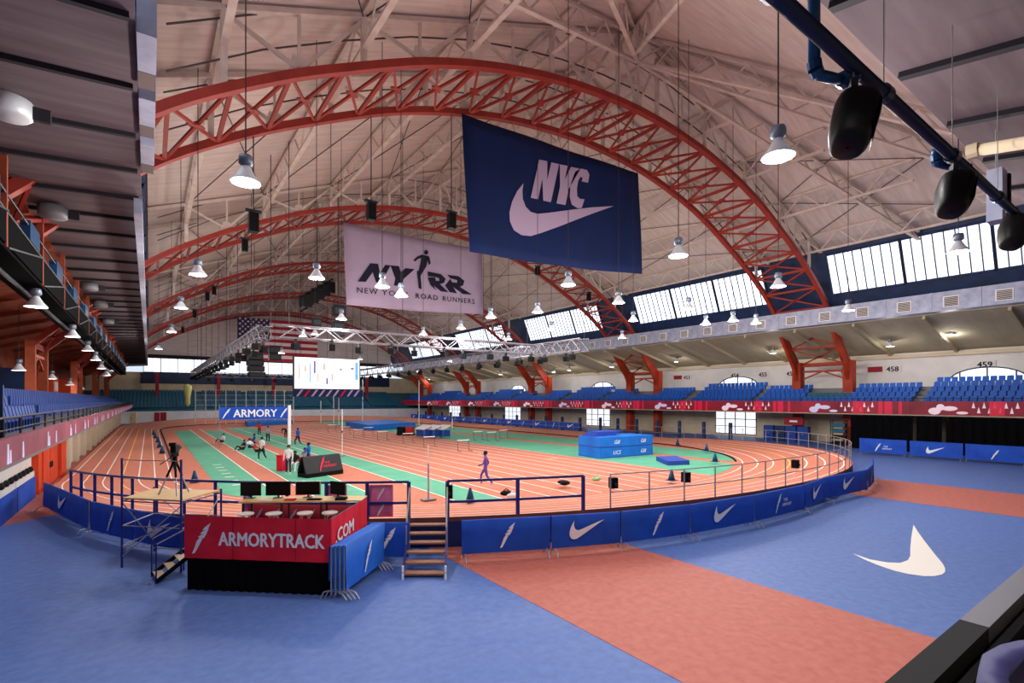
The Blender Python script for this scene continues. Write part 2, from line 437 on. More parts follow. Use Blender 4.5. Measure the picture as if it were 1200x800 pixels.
# windows of the far end
for i in range(9):
    wn += 1
    x0 = -1.0 + 6.0 * i
    wb = thing('window_%d' % wn, '', '', (x0, 131.9, 10.4)); del wb['label']; del wb['category']; struct(wb)
    f = MB()
    for z in (10.45, 13.45): f.bar((x0, 131.95, z), (x0 + 6, 131.95, z), 0.15, 0.12)
    for x in (x0, x0 + 3, x0 + 6): f.bar((x, 131.95, 10.4), (x, 131.95, 13.5), 0.16, 0.12)
    f.build('window_frame', 'frame_navy', wb)
    for k in range(4):
        MB().box(x0 + 0.08 + 1.5 * k, x0 + 1.42 + 1.5 * k, 132.0, 132.05, 10.5, 13.4).build('pane', 'pane', wb)

# ================================================================== ARCHES AND ROOF TRUSSES
AZ = [(-6.4, 8.2), (-3.4, 11.3), (-0.1, 14.65), (3.8, 17.25), (7.6, 19.2), (11.2, 20.8), (15.2, 22.05), (20, 23.0), (25.8, 23.4)]
AZ = AZ + [(51.6 - x, z) for x, z in AZ[-2::-1]]
def arch_z(x):
    for i in range(len(AZ) - 1):
        if AZ[i][0] <= x <= AZ[i + 1][0]:
            p0 = AZ[max(i - 1, 0)]; p1 = AZ[i]; p2 = AZ[i + 1]; p3 = AZ[min(i + 2, len(AZ) - 1)]
            h = p2[0] - p1[0]; t = (x - p1[0]) / h
            m1 = (p2[1] - p0[1]) / (p2[0] - p0[0]) * h; m2 = (p3[1] - p1[1]) / (p3[0] - p1[0]) * h
            return (2 * t**3 - 3 * t * t + 1) * p1[1] + (t**3 - 2 * t * t + t) * m1 + (-2 * t**3 + 3 * t * t) * p2[1] + (t**3 - t * t) * m2
    return AZ[-1][1]
ARCH_Y = [22.0, 45.9, 69.8, 93.7, 117.0]
GAP = 5.0
# equal arc steps
xs = [-6.4 + 64.4 * i / 400 for i in range(401)]
pts = [(x, arch_z(x)) for x in xs]
cum = [0]
for a, b in zip(pts, pts[1:]): cum.append(cum[-1] + math.hypot(b[0] - a[0], b[1] - a[1]))
def arc_at(s):
    for i in range(400):
        if cum[i + 1] >= s:
            t = (s - cum[i]) / (cum[i + 1] - cum[i]); return (pts[i][0] + (pts[i + 1][0] - pts[i][0]) * t, pts[i][1] + (pts[i + 1][1] - pts[i][1]) * t)
    return pts[-1]
NP = 30
nodes = [arc_at(cum[-1] * i / NP) for i in range(NP + 1)]
fine = [arc_at(cum[-1] * i / 90) for i in range(91)]
ordinal = ['nearest the stage', 'second', 'third', 'fourth', 'fifth']
alab = ['red steel roof arch of twin ribs right behind which the navy tick banner hangs', 'red steel roof arch of twin ribs from which the pale runner banner hangs',
        'red steel roof arch of twin ribs, first one beyond the pale runner banner', 'red steel roof arch of twin ribs, second one beyond the pale runner banner', 'red steel roof arch of twin ribs from which the striped flag hangs']
strut_me = MB().bar((0, 0, 0), (0, GAP, 0), 0.16, 0.2).mesh('cross_strut', 'arch_red')
for ai, ya in enumerate(ARCH_Y):
    t = thing('roof_arch', alab[ai], 'arch', (XC, ya, 4.0), 'red roof arches')
    for y in (ya, ya + GAP):
        MB().sweep([(x, y, z) for x, z in fine], 0.34, 0.38, up=V((0, 1, 0))).build('rib', 'arch_red', t)
        for s in (-1, 1):
            xe = 58.0 if s > 0 else -6.4
            hw_ = 0.45 if s > 0 else 0.25
            c = MB().box(xe - hw_, xe + hw_, y - hw_, y + hw_, 3.9 if s > 0 else 4.7, 8.6)
            c.build('column', 'col_red' if s > 0 else 'aisle_rust', t)
            if s < 0: continue
            # knee bracket from the column to the rib
            k = MB(); inner = xe - s * 5.2
            k.prism([(xe - s * 0.45, y - 0.15, 6.6), (xe - s * 0.45, y - 0.15, 8.6), (xe - s * 3.0, y - 0.15, 11.0), (inner, y - 0.15, arch_z(inner)), (xe - s * 4.8, y - 0.15, arch_z(xe - s * 4.8) - 0.9), (xe - s * 2.4, y - 0.15, 9.4), (xe - s * 1.2, y - 0.15, 8.0)], (0, 0.3, 0))
            k.build('knee_bracket', 'col_red', t)
            if s > 0:
                bt = MB()
                for q in range(8):
                    zz = 4.6 + q * 0.5
                    bt.bar((xe + 0.47, y - 0.38, zz), (xe + 0.47, y + 0.38, zz + 0.4), 0.06, 0.1)
                    bt.bar((xe - 0.38, y - 0.42, zz), (xe + 0.38, y - 0.42, zz + 0.4), 0.1, 0.05)
                bt.build('lacing', 'col_red', t)
    for s, xe in ((1, 58.0), (-1, -6.4)):
        m = MB()
        for z in (7.6, 8.4): m.bar((xe, ya, z), (xe, ya + GAP, z), 0.2, 0.2)
        m.bar((xe, ya, 6.6), (xe, ya + GAP / 2, 7.6), 0.14); m.bar((xe, ya + GAP, 6.6), (xe, ya + GAP / 2, 7.6), 0.14)
        m.build('portal_frame', 'col_red', t)
    for i, (x, z) in enumerate(nodes):
        if ai < 3: share(strut_me, 'cross_strut', t, V((x, ya, z)) - WB[t.name])
    dj = MB(); gj = MB()
    for i in range(NP):
        (x0, z0), (x1, z1) = nodes[i], nodes[i + 1]
        a = V((x0, ya, z0)); b = V((x1, ya + GAP, z1)); c_ = V((x1, ya, z1)); d_ = V((x0, ya + GAP, z0)); md = (a + b) / 2
        if ai < 2:
            MB().bar(a, b, 0.11, 0.13).build('diagonal_brace', 'arch_red', t)
            MB().bar(c_, d_, 0.11, 0.13).build('diagonal_brace', 'arch_red', t)
            MB().bar(md - (b - a).normalized() * 0.35, md + (b - a).normalized() * 0.35, 0.5, 0.06).build('gusset_plate', 'arch_red', t)
        else:
            dj.bar(a, b, 0.12, 0.14); dj.bar(c_, d_, 0.12, 0.14)
            if ai > 2: dj.bar(a, d_, 0.16, 0.2)
    if ai >= 2: stuff(dj.build('diagonal_braces', 'arch_red', t))

# longitudinal purlin trusses (white lattice)
PUR = [2.3 + 5.4 * k for k in range(5)] + [51.6 - (2.3 + 5.4 * k) for k in range(5)]
web_cache = {}
for x in sorted(PUR):
    zt = roof_z(x) - 0.15; zb = zt - 1.5
    y0 = 22 - 17 * abs(x - XC) / 25.9 + 2.5; y1 = 122 + 6 * abs(x - XC) / 25.9 - 1.0
    t = thing('purlin_truss', 'white lattice purlin truss running the length of the vaulted roof', 'truss', (x, y0, zb), 'lengthwise roof trusses')
    MB().bar((x, y0, zt), (x, y1, zt), 0.2, 0.16).build('top_chord', 'truss_white', t)
    MB().bar((x, y0, zb), (x, y1, zb), 0.26, 0.14).build('bottom_chord', 'truss_white', t)
    if 'a' not in web_cache:
        web_cache['a'] = MB().bar((0, 0, 0), (0, 1.5, 1.5), 0.07, 0.09).mesh('web_brace', 'truss_white')
        web_cache['b'] = MB().bar((0, 0, 1.5), (0, 1.5, 0), 0.07, 0.09).mesh('web_brace', 'truss_white')
    n = int((y1 - y0) / 1.5)
    rest = MB()
    for i in range(n):
        if y0 + 1.5 * i < 62: share(web_cache['ab'[i % 2]], 'web_brace', t, (0, 1.5 * i, 0))
        else:
            a, b = (zb, zt) if i % 2 == 0 else (zt, zb)
            rest.bar((x, y0 + 1.5 * i, a), (x, y0 + 1.5 * i + 1.5, b), 0.08, 0.09)
    stuff(rest.build('far_web_braces', 'truss_white', t))
# transverse frames standing on each rib: rafter, posts, V struts
def frame_line(y, lab):
    t = thing('roof_frame', lab, 'truss', (XC, y, 14.6), 'white roof frames above the arches')
    MB().sweep([(XE0, y, ZE - 0.25), (XC, y, ZR - 0.25), (XE1, y, ZE - 0.25)], 0.22, 0.3, up=V((0, 1, 0))).build('rafter', 'truss_white', t)
    xs_ = sorted(PUR)
    for i, x in enumerate(xs_):
        MB().bar((x, y, arch_z(x) + 0.2), (x, y, roof_z(x) - 0.3), 0.24, 0.2, up=V((0, 1, 0))).build('post', 'truss_white', t)
    mids = [(a + b) / 2 for a, b in zip(xs_, xs_[1:])]
    for i, m_ in enumerate(mids):
        for x in (xs_[i], xs_[i + 1]):
            MB().bar((m_, y, arch_z(m_) + 0.2), (x, y, roof_z(x) - 0.4), 0.16, 0.12, up=V((0, 1, 0))).build('strut', 'truss_white', t)
        MB().bar((m_, y, arch_z(m_) + 0.25), (m_, y, roof_z(m_) - 0.35), 0.12, 0.1, up=V((0, 1, 0))).build('post', 'truss_white', t)
        MB().prism([(m_ - 0.45, y - 0.03, arch_z(m_ - 0.45) + 0.15), (m_ + 0.45, y - 0.03, arch_z(m_ + 0.45) + 0.15), (m_ + 0.25, y - 0.03, arch_z(m_) + 0.75), (m_ - 0.25, y - 0.03, arch_z(m_) + 0.75)], (0, 0.06, 0)).build('gusset_plate', 'truss_white', t)
    ti = MB()
    for dz in (1.3, 3.0):
        ti.sweep([(x, y + 0.1, min(arch_z(x) + dz, roof_z(x) - 0.3)) for x in [0.5 + 50.6 * i / 16 for i in range(17)]], 0.05, 0.07, up=V((0, 1, 0)))
    ti.build('tie_rod', 'tie_dark', t)
for ai, ya in enumerate(ARCH_Y):
    for j, y in enumerate((ya, ya + GAP)):
        frame_line(y, 'white frame of posts and struts standing on one rib of a red arch')
# knee braces between purlins and frames, dark sway rods under the deck
for side in ('left', 'right'):
    m = MB()
    for k in range(5):
        y0 = 12 if k == 0 else ARCH_Y[k - 1] + GAP; y1 = ARCH_Y[k]
        for a, b in zip(sorted(PUR), sorted(PUR)[1:]):
            mid_ = (a + b) / 2
            if abs(mid_ - XC) < 1 or (mid_ < XC) != (side == 'left'): continue
            if k == 0 and abs(mid_ - XC) < 14: continue
            m.bar((a, y0, roof_z(a) - 0.3), (b, y1, roof_z(b) - 0.3), 0.05); m.bar((b, y0, roof_z(b) - 0.3), (a, y1, roof_z(a) - 0.3), 0.05)
    stuff(m.build('sway_rods', 'tie_dark', bpy.data.objects['ceiling_%s_slope' % side]))
# hip trusses of the near end
for s in (-1, 1):
    for q, (ex_, ey) in enumerate(((XE1 if s > 0 else XE0, 5.6), (XC + s * 13, 5.6), (XE1 if s > 0 else XE0, 14.5))):
        A = V((XC, 22, ZR - 0.3)); B = V((ex_, ey, ZE - 0.3))
        if q == 1: A = V((XC + s * 1.0, 21.4, ZR - 0.5))
        t = thing('hip_truss', ['white lattice hip truss running from the ridge down to a corner of the roof', 'white lattice jack truss of the hipped roof end', 'white lattice truss running from the ridge end to the long eave'][q], 'truss', A, 'hip trusses of the near roof end')
        d = V((0, 0, 1.7))
        MB().bar(A, B, 0.2, 0.18).build('top_chord', 'truss_white', t)
        MB().bar(A - d, B - d * 0.4, 0.24, 0.16).build('bottom_chord', 'truss_white', t)
        n = 18
        for i in range(n):
            p = A.lerp(B, i / n); r = A.lerp(B, (i + 1) / n)
            pl = (A - d).lerp(B - d * 0.4, i / n); rl = (A - d).lerp(B - d * 0.4, (i + 1) / n)
            MB().bar(p if i % 2 else pl, rl if i % 2 else r, 0.08, 0.09).build('web_brace', 'truss_white', t)

# ================================================================== BALCONIES
bal = struct(MB().prism([(54.4, -8.9, 3.2), (59.98, -8.9, 3.2), (61.98, -8.9, 3.2), (61.98, -8.9, 5.8), (58.4, -8.9, 5.8), (58.4, -8.9, 5.35), (57.5, -8.9, 5.35), (57.5, -8.9, 4.9), (56.6, -8.9, 4.9), (56.6, -8.9, 4.45), (55.7, -8.9, 4.45), (55.7, -8.9, 4.0), (54.4, -8.9, 4.0)], (0, 140, 0)).build('floor_right_balcony', 'mid_grey'))
MB().box(54.25, 54.4, -8.5, 130, 3.2, 3.3).build('edge_strip', 'wall_cream', bal)
ball = struct(MB().prism([(-2.75, -8.9, 2.95), (-2.75, -8.9, 3.5), (-4.2, -8.9, 3.5), (-4.2, -8.9, 3.9), (-5.1, -8.9, 3.9), (-5.1, -8.9, 4.3), (-6.0, -8.9, 4.3), (-6.0, -8.9, 4.7), (-10.38, -8.9, 4.7), (-10.38, -8.9, 2.95)], (0, 129, 0)).build('floor_left_balcony', 'mid_grey'))
# far stand
struct(MB().prism([(-10.3, 121.3, 2.2), (-10.3, 121.3, 2.5), (-10.3, 131.9, 6.4), (-10.3, 131.9, 2.2)], (72, 0, 0)).build('floor_far_stand', 'seat_teal'))
# near balcony under the viewer
nb = struct(MB().box(-2.6, 54, -8.95, 0.3, 2.9, 3.2).build('floor_near_balcony', 'mid_grey'))
# ================================================================== TRACK
TX, TY0, TY1, NE = 22.0, 36.0, 92.0, 2.2
def sgp(c, e): return math.copysign(abs(c) ** e, c)
def oval():
    L = []
    for i in range(73):
        a = math.pi + math.pi * i / 72; L.append((sgp(math.cos(a), 2 / NE), sgp(math.sin(a), 2 / NE), TY0))
    for i in range(1, 20): L.append((1.0, 0.0, TY0 + (TY1 - TY0) * i / 20))
    for i in range(73):
        a = math.pi * i / 72; L.append((sgp(math.cos(a), 2 / NE), sgp(math.sin(a), 2 / NE), TY1))
    for i in range(1, 20): L.append((-1.0, 0.0, TY1 - (TY1 - TY0) * i / 20))
    return L
OV = oval()
def tp(b, t):
    x, y, yc = b
    B = 0.22 + 0.73 * min(1, abs(y)) ** 0.7
    return V((TX + x * (20.7 + 5.2 * t), yc + y * (18.9 + 6.6 * t), 0.03 + B * t))
def ring(t0, t1, dz=0.0):
    rows = [[tp(b, t0) + V((0, 0, dz)) for b in OV + OV[:1]], [tp(b, t1) + V((0, 0, dz)) for b in OV + OV[:1]]]
    return rows
trk = struct(MB().grid(ring(0, 1)[::-1]).build('floor_track', 'track_red'))
for k in range(7):
    t0 = 0.05 + 0.148 * k
    MB().grid(ring(t0 - 0.006, t0 + 0.006, 0.012)[::-1]).build('lane_line', 'line_yellow' if k == 3 else 'line_white', trk)
# outer skirt and edge board
O1 = [tp(b, 1.0) for b in OV + OV[:1]]
MB().grid([[V((p.x, p.y, 0)) for p in O1], [V((p.x, p.y, p.z - 0.1)) for p in O1]]).build('track_skirt', 'skirt_navy', trk)
eb = MB().grid([[V((p.x, p.y, p.z - 0.1)) for p in O1], [V((p.x, p.y, p.z + 0.04)) for p in O1]])
eb.build('edge_board', 'deck_edge', trk)
I1 = [tp(b, 0.0) + V((0, 0, 0.05)) for b in OV + OV[:1]]
kr = MB()
kr.sweep([tp(b, -0.015) + V((0, 0, 0.04)) for b in OV if b[1] >= 0 and b[2] > TY0], 0.12, 0.12)
kr.sweep([tp(b, -0.015) + V((0, 0, 0.04)) for b in OV if b[2] == TY0 and b[1] > -0.83 and b[0] > 0], 0.12, 0.12)
kr.build('kerb_rail', 'rubber', trk)
# infield
def near_y(x): 
    a = min(1.0, abs((x - TX) / 20.7)); return TY0 - 18.9 * (1 - a ** NE) ** (1 / NE)
def far_y(x): return TY0 + TY1 - near_y(x)
inf = struct(MB().poly([tp(b, 0.0) for b in OV]).build('floor_infield', 'track_red'))
def strip(x0, x1, m, name, z, pad=0.25, yfar=None, ynear=None):
    n = 10; X = [x0 + (x1 - x0) * i / n for i in range(n + 1)]
    a = [(x, max(near_y(x) + pad, ynear or -99), z) for x in X]; b = [(x, min(far_y(x) - pad, yfar or 999), z) for x in X[::-1]]
    return MB().prism(a + b, (0, 0, 0.006)).build(name, m, inf)
strip(2.9, 5.0, 'infield_green', 'green_strip', 0.036, yfar=88)
strip(6.3, 8.7, 'infield_green', 'green_strip', 0.036, yfar=86)
strip(11.2, 13.2, 'infield_green', 'green_strip', 0.036, yfar=92)
strip(8.7, 11.2, 'infield_green', 'green_strip', 0.034, yfar=93, ynear=44)
strip(8.6, 9.9, 'track_red', 'runway', 0.041, yfar=93, ynear=40)
strip(27.6, 33.6, 'infield_green', 'green_strip', 0.036)
strip(35.0, 40.2, 'infield_green', 'green_strip', 0.036)
for x in (5.0, 6.3, 8.7, 11.2, 13.2): strip(x - 0.04, x + 0.04, 'line_white', 'white_line', 0.046, yfar=92)
for k in range(11):
    x = 14.0 + 1.33 * k
    strip(x - 0.04, x + 0.04, 'line_white', 'white_line', 0.046, yfar=100)
for k in range(7):
    y = 30.5 + 1.7 * k
    MB().box(3.6, 4.1, y, y + 0.18, 0.044, 0.05).build('white_dash', 'line_white', inf)
for x0, y in ((14.1, 40), (14.1, 56), (16.8, 48), (19.5, 44), (19.5, 62), (22.2, 36), (24.8, 30)):
    MB().box(x0, x0 + 1.2, y, y + 0.08, 0.046, 0.052).build('cross_dash', 'line_white', inf)
    
# outer edge parametrised for railings and barriers
NEAR = [tp(b, 1.0) for b in OV if b[2] == TY0] + [tp(b, 1.0) for b in OV[73:92]]
NEAR_T = [(p.x, p.y) for p in NEAR]
clen = [0.0]
for a, b in zip(NEAR, NEAR[1:]): clen.append(clen[-1] + (V((b.x - a.x, b.y - a.y, 0))).length)
def edge(s, out=0.0):
    s = max(0, min(clen[-1] - 1e-4, s))
    for i in range(len(NEAR) - 1):
        if clen[i + 1] >= s:
            t = (s - clen[i]) / (clen[i + 1] - clen[i]); p = NEAR[i].lerp(NEAR[i + 1], t)
            d = V((NEAR[i + 1].x - NEAR[i].x, NEAR[i + 1].y - NEAR[i].y, 0)).normalized(); n = V((d.y, -d.x, 0))
            return p + n * out, d, n
def s_of_u(u, out=0.0):
    best = None
    s = 0.0
    while s < clen[73]:
        p, d, n = edge(s, out); e = abs(ucol(p) - u)
        if best is None or e < best[0]: best = (e, s)
        s += 0.05
    return best[1]
def s_of_u2(u, out=0.0):     # first crossing, coming from the left end of the turn
    s = 0.0; last = ucol(edge(0, out)[0])
    while s < clen[-1]:
        s += 0.05; c = ucol(edge(s, out)[0])
        if (last - u) * (c - u) <= 0: return s
        last = c
    return s
def railing(name, s0, s1, step, m, label, r=0.035, h=1.15, square=False, mid=0.55, group=None):
    p0 = edge(s0, -0.06)[0]
    t = thing(name, label, 'railing', p0, group)
    n = max(1, round((s1 - s0) / step)); P = [edge(s0 + (s1 - s0) * i / n, -0.06)[0] for i in range(n + 1)]
    for p in P:
        q = MB()
        if square: q.cbox(p - V((0, 0, 0.05)), 0.09, 0.09, h + 0.05)
        else: q.tube(p - V((0, 0, 0.05)), p + V((0, 0, h)), r, 7)
        q.build('post', m, t)
    D = [edge(s0 + (s1 - s0) * i / (n * 3), -0.06)[0] for i in range(n * 3 + 1)]
    for zz, nm in ((h, 'top_rail'), (mid, 'mid_rail')):
        mb = MB()
        if square: mb.sweep([p + V((0, 0, zz)) for p in D], 0.07, 0.07)
        else: mb.path([p + V((0, 0, zz)) for p in D], r * 0.8)
        mb.build(nm, m, t)
    return t
sA, sB = 0.6 + s_of_u2(76), s_of_u2(477)
sC, sD = s_of_u2(524), s_of_u2(683)
railing('track_railing', sA, sB, 1.3, 'rail_blue', 'dark blue square-post railing along the track edge behind the red banner stage', square=True, mid=0.5)
railing('track_railing', sC, sD, 1.9, 'rail_blue', 'short dark blue square-post railing on the track edge right beside the steps', square=True, mid=0.5)
sEnd = clen[73] - 6
railing('track_railing', sD + 1.0, sEnd, 1.55, 'rail_grey', 'thin grey pipe railing around the banked turn', r=0.026)
railing('track_railing', sEnd + 1.5, clen[-1] - 1, 3.0, 'rail_grey', 'thin grey pipe railing along the straight below the red ribbon board', r=0.03, h=1.2)
# small black boxes clipped to the railing
for u, hh, lab in ((722, 0.95, 'small black speaker box clipped on the grey railing near the blue railing'), (808, 0.95, 'black speaker box clipped on the grey railing before the blue landing mat'), (938, 0.95, 'black speaker box clipped on the grey railing at the end of the turn')):
    p, d, n = edge(s_of_u2(u), -0.1)
    t = thing('clip_speaker', lab, 'speaker', p + V((0, 0, hh - 0.35)))
    MB().cbox(p - n * 0.12 + V((0, 0, hh - 0.3)), 0.24, 0.24, 0.36, math.atan2(d.y, d.x)).build('cabinet', 'black', t)
    MB().cbox(p + V((0, 0, hh - 0.2)), 0.06, 0.14, 0.1, math.atan2(d.y, d.x)).build('clamp', 'dark_grey', t)
p, d, n = edge(s_of_u2(526), -0.1)
t = thing('clip_speaker', 'black speaker box strapped to the blue post at the head of the steps', 'speaker', p + V((0, 0, 0.6)))
MB().cbox(p + V((0, 0, 0.6)) - d * 0.0, 0.22, 0.22, 0.42, math.atan2(d.y, d.x)).build('cabinet', 'black', t)
MB().cbox(p + V((0, 0, 0.72)) + n * 0.12, 0.1, 0.06, 0.1, math.atan2(d.y, d.x)).build('clamp', 'dark_grey', t)

# ================================================================== CROWD BARRIERS WITH BANNERS
def barrier(A, B, label, logo, m='banner_blue', h=1.16, group=None, text=None, sag=0.0, foot=True):
    """banner-clad steel barrier with its feet at A and B (viewer side on the right hand of A>B)"""
    A = V((A[0], A[1], 0)); B = V((B[0], B[1], 0)); ex = (B - A).normalized(); n = ex.cross(UP)     # n points to the viewer's side
    L = (B - A).length
    t = thing('crowd_barrier', label, 'barrier', (A + B) / 2, group)
    f = MB()
    for p in (A + ex * 0.06, B - ex * 0.06): f.tube(p + UP * 0.12, p + UP * (h - 0.03), 0.02, 6)
    for z in (0.2, h - 0.05): f.tube(A + ex * 0.06 + UP * z, B - ex * 0.06 + UP * z, 0.02, 6)
    k = int(L / 0.3)
    for i in range(1, k): f.tube(A + ex * (L * i / k) + UP * 0.2, A + ex * (L * i / k) + UP * (h - 0.05), 0.008, 4)
    f.build('frame', 'galvanised', t)
    if foot:
        for p in (A + ex * 0.12, B - ex * 0.12):
            MB().path([p - n * 0.3, p - n * 0.22 + UP * 0.16, p + UP * 0.22, p + n * 0.22 + UP * 0.16, p + n * 0.34], 0.018, 6).build('foot', 'galvanised', t)
    # draped banner: a sleeve over the top, slightly wavy
    rows = []
    N = 14
    for z in (0.2, 0.5, 0.8, h - 0.02, h):
        row = []
        for i in range(N + 1):
            wv = 0.012 * math.sin(i * 1.9 + z * 5) + 0.01 * math.sin(i * 0.7 + L)
            row.append(A + ex * (0.02 + (L - 0.04) * i / N) + UP * z + n * ((0.05 + wv) if z < h else 0.0))
        rows.append(row)
    for z in (h - 0.02, 0.45):
        rows.append([A + ex * (0.02 + (L - 0.04) * i / N) + UP * z - n * 0.045 for i in range(N + 1)])
    b = MB().grid(rows).build('banner', m, t, smooth=True)
    C = A + ex * L / 2 + UP * 0.68 + n * 0.085
    if logo == 'tick': swoosh(C, ex, UP, min(1.15, L * 0.5), min(1.1, L * 0.5)).build('tick_mark', 'white_print', b)
    elif logo == 'wing': wing(C, ex, UP, 0.7, 0.72).build('wing_mark', 'white_print', b)
    elif logo == 'wingtext':
        wing(C - ex * 0.3, ex, UP, 0.7, 0.72).build('wing_mark', 'white_print', b)
        text_mb('THE', C + ex * 0.25 + UP * 0.02, ex, UP, 0.12, 0.02).build('lettering', 'white_print', b)
        text_mb('ARMORY', C + ex * 0.35 - UP * 0.16, ex, UP, 0.12, 0.02).build('lettering', 'white_print', b)
    return t
feet = [(540, 657), (645, 650), (727, 643), (808, 632), (883, 617), (942, 601), (967, 589)]
labs = ['blue banner barrier with a white wing mark, directly beside the steps', 'blue banner barrier with a white tick, second from the steps', 'blue banner barrier with a white wing mark, third from the steps',
        'blue banner barrier with a white tick, fourth from the steps', 'blue banner barrier with white wing and lettering, fifth from the steps', 'blue banner barrier with a white tick where the turn ends, sixth from the steps']
lg = ['wing', 'tick', 'wing', 'tick', 'wingtext', 'tick']
for i in range(6): barrier(G(*feet[i]), G(*feet[i + 1]), labs[i], lg[i], group='banner barriers round the turn')
s = s_of_u2(967) + 0.5; a = G(*feet[-1])
prev = a
for k in range(3):
    p, d, n = edge(s + 2.6 * (k + 1), 0.95); barrier(prev, p, 'blue banner barrier curving away behind the end of the turn', 'wing' if k % 2 else 'tick', group='banner barriers behind the turn'); prev = p
# left of the steps
lf = [(62, 586), (106, 626), (190, 641)]
barrier(edge(s_of_u2(76) - 1.2, 0.45)[0], G(105, 626), 'blue banner barrier with a white tick, beside the red walkway end', 'tick', group='banner barriers round the turn')
barrier(G(108, 627), G(160, 641), 'blue banner barrier with a white wing mark, left of the camera scaffold', 'wing', group='banner barriers round the turn')
barrier(G(160, 641), G(222, 654), 'blue banner barrier with a white tick, behind the camera scaffold', 'tick', group='banner barriers round the turn')
barrier(G(430, 660), G(480, 660), 'blue banner barrier with wing mark and lettering, behind the steps', 'wing', group='banner barriers round the turn')
# three along the right side
for i, (ua, ub, lab, lo) in enumerate(((1007, 1063, 'blue banner barrier with wing and lettering before the black drape, next to the rack', 'wingtext'), (1066, 1129, 'blue banner barrier with a white tick before the black drape, between two wing barriers', 'tick'), (1131, 1204, 'blue banner barrier with a slim wing mark before the black drape, beyond the tick barrier', 'wing'))):
    a = XP(ua, 500, 49.0); b = XP(ub, 500, 49.0)
    barrier(a, b, lab, lo, h=1.35, group='banner barriers before the black drape')

# fence banners along the far straight
for k in range(15):
    y0 = 51.5 + 3.7 * k
    t = thing('fence_banner', 'long blue sponsor banner tied to the railing of the far straight', 'banner', (48.3, y0, 0.4), 'banners on the far straight')
    bo = MB().box(48.28, 48.34, y0, y0 + 3.6, 0.4, 1.35).build('cloth', 'banner_blue', t)
    C = V((48.27, y0 + 1.8, 0.88))
    (swoosh(C, (0, -1, 0), UP, 1.3, 1.2) if k % 2 == 0 else wing(C, (0, -1, 0), UP, 0.8, 0.8)).build('print', 'white_print', bo)
    for yy in (y0 + 0.05,):
        MB().cbox((48.45, yy, 0), 0.3, 0.3, 2.1).build('padded_post', 'frame_navy', t)
for k in range(7):
    y0 = 29.5 + 3.1 * k
    t = thing('padded_post', 'dark blue padded post behind the right-hand bend of the track', 'post', (48.9, y0, 0), 'padded posts by the bend')
    MB().tube((48.9, y0, 0), (48.9, y0, 2.2), 0.2, 8).build('pad', 'frame_navy', t)
    MB().cbox((48.9, y0, 0), 0.5, 0.5, 0.06).build('base', 'rubber', t)

# ================================================================== RIBBON BOARDS
rb = thing('ribbon_board', 'glowing red ribbon board along the front of the long balcony', 'screen', (54.2, 60, 3.3))
for k in range(24):
    y0 = -7 + 5.7 * k
    MB().box(54.12, 54.25, y0, y0 + 5.68, 3.3, 4.45).build('panel', 'led_red', rb)
def led(y, z, w_, h_, m, nm): MB().box(54.1, 54.12, y - w_ / 2, y + w_ / 2, z - h_ / 2, z + h_ / 2).build(nm, m, rb)
for k in range(11):
    yb = 13.6 + 9.6 * k
    pic = MB(); pic.ell((54.1, yb + 0.5, 3.62), 0.02, 0.45, 0.3, 10, 6); pic.ell((54.1, yb + 0.1, 3.95), 0.02, 0.3, 0.28, 10, 6); pic.ell((54.1, yb - 0.5, 3.85), 0.02, 0.55, 0.2, 10, 6); pic.ell((54.1, yb - 1.3, 3.5), 0.02, 0.4, 0.12, 10, 6)
    pic.build('picture_print', 'led_lilac' if k % 2 else 'led_white', rb)
    lt = MB()
    for j in range(9):
        yy = yb - 2.0 - 0.32 * j; zz = 4.1 if j % 2 == 0 else 3.7
        lt.poly([(54.1, yy, zz + 0.3), (54.1, yy - 0.11, zz - 0.2), (54.1, yy + 0.11, zz - 0.2)])
    lt.build('figure_print', 'led_white', rb)
    for dy, wd_ in ((5.2, 0.35), (5.8, 0.6), (6.7, 0.25), (3.4, 0.9)): led(yb - dy, 3.87, wd_, 1.12, 'led_bright', 'light_print')
rl = thing('ribbon_board', 'dull pinkish ribbon board along the front of the left balcony', 'screen', (-2.6, 50, 3.1))
for k in range(21):
    y0 = 3 + 5.6 * k
    MB().box(-2.75, -2.6, y0, y0 + 5.58, 3.12, 3.72).build('panel', 'led_left', rl)
    for yy, hh in ((1.6, 0.45), (1.85, 0.3), (3.3, 0.4)):
        MB().prism([(-2.598, y0 + yy, 3.14), (-2.598, y0 + yy + 0.22, 3.14), (-2.598, y0 + yy + 0.16, 3.14 + hh), (-2.598, y0 + yy + 0.06, 3.14 + hh)], (0.012, 0, 0)).build('figure_print', 'led_lilac', rl)
t = thing('balcony_railing', 'dark metal railing on top of the left balcony front', 'railing', (-2.8, 50, 3.5))
m = MB().tube((-2.85, -2, 4.15), (-2.85, 119, 4.15), 0.03, 6); m.build('top_rail', 'dark_grey', t)
MB().tube((-2.85, -2, 3.85), (-2.85, 119, 3.85), 0.02, 6).build('mid_rail', 'dark_grey', t)
pm = MB().tube((0, 0, 0), (0, 0, 0.68), 0.03, 6).mesh('post', 'dark_grey')
for k in range(60): share(pm, 'post', t, V((-2.85, 1 + 2 * k, 3.5)) - WB[t.name])
t = thing('balcony_railing', 'dark pipe railing behind the top edge of the red ribbon board', 'railing', (54.5, 60, 4.0))
MB().tube((54.6, -7, 4.7), (54.6, 128, 4.7), 0.03, 6).build('top_rail', 'frame_navy', t)
pm = MB().tube((0, 0, 0), (0, 0, 0.7), 0.03, 6).mesh('post', 'frame_navy')
for k in range(66): share(pm, 'post', t, V((54.6, -4 + 2 * k, 4.0)) - WB[t.name])

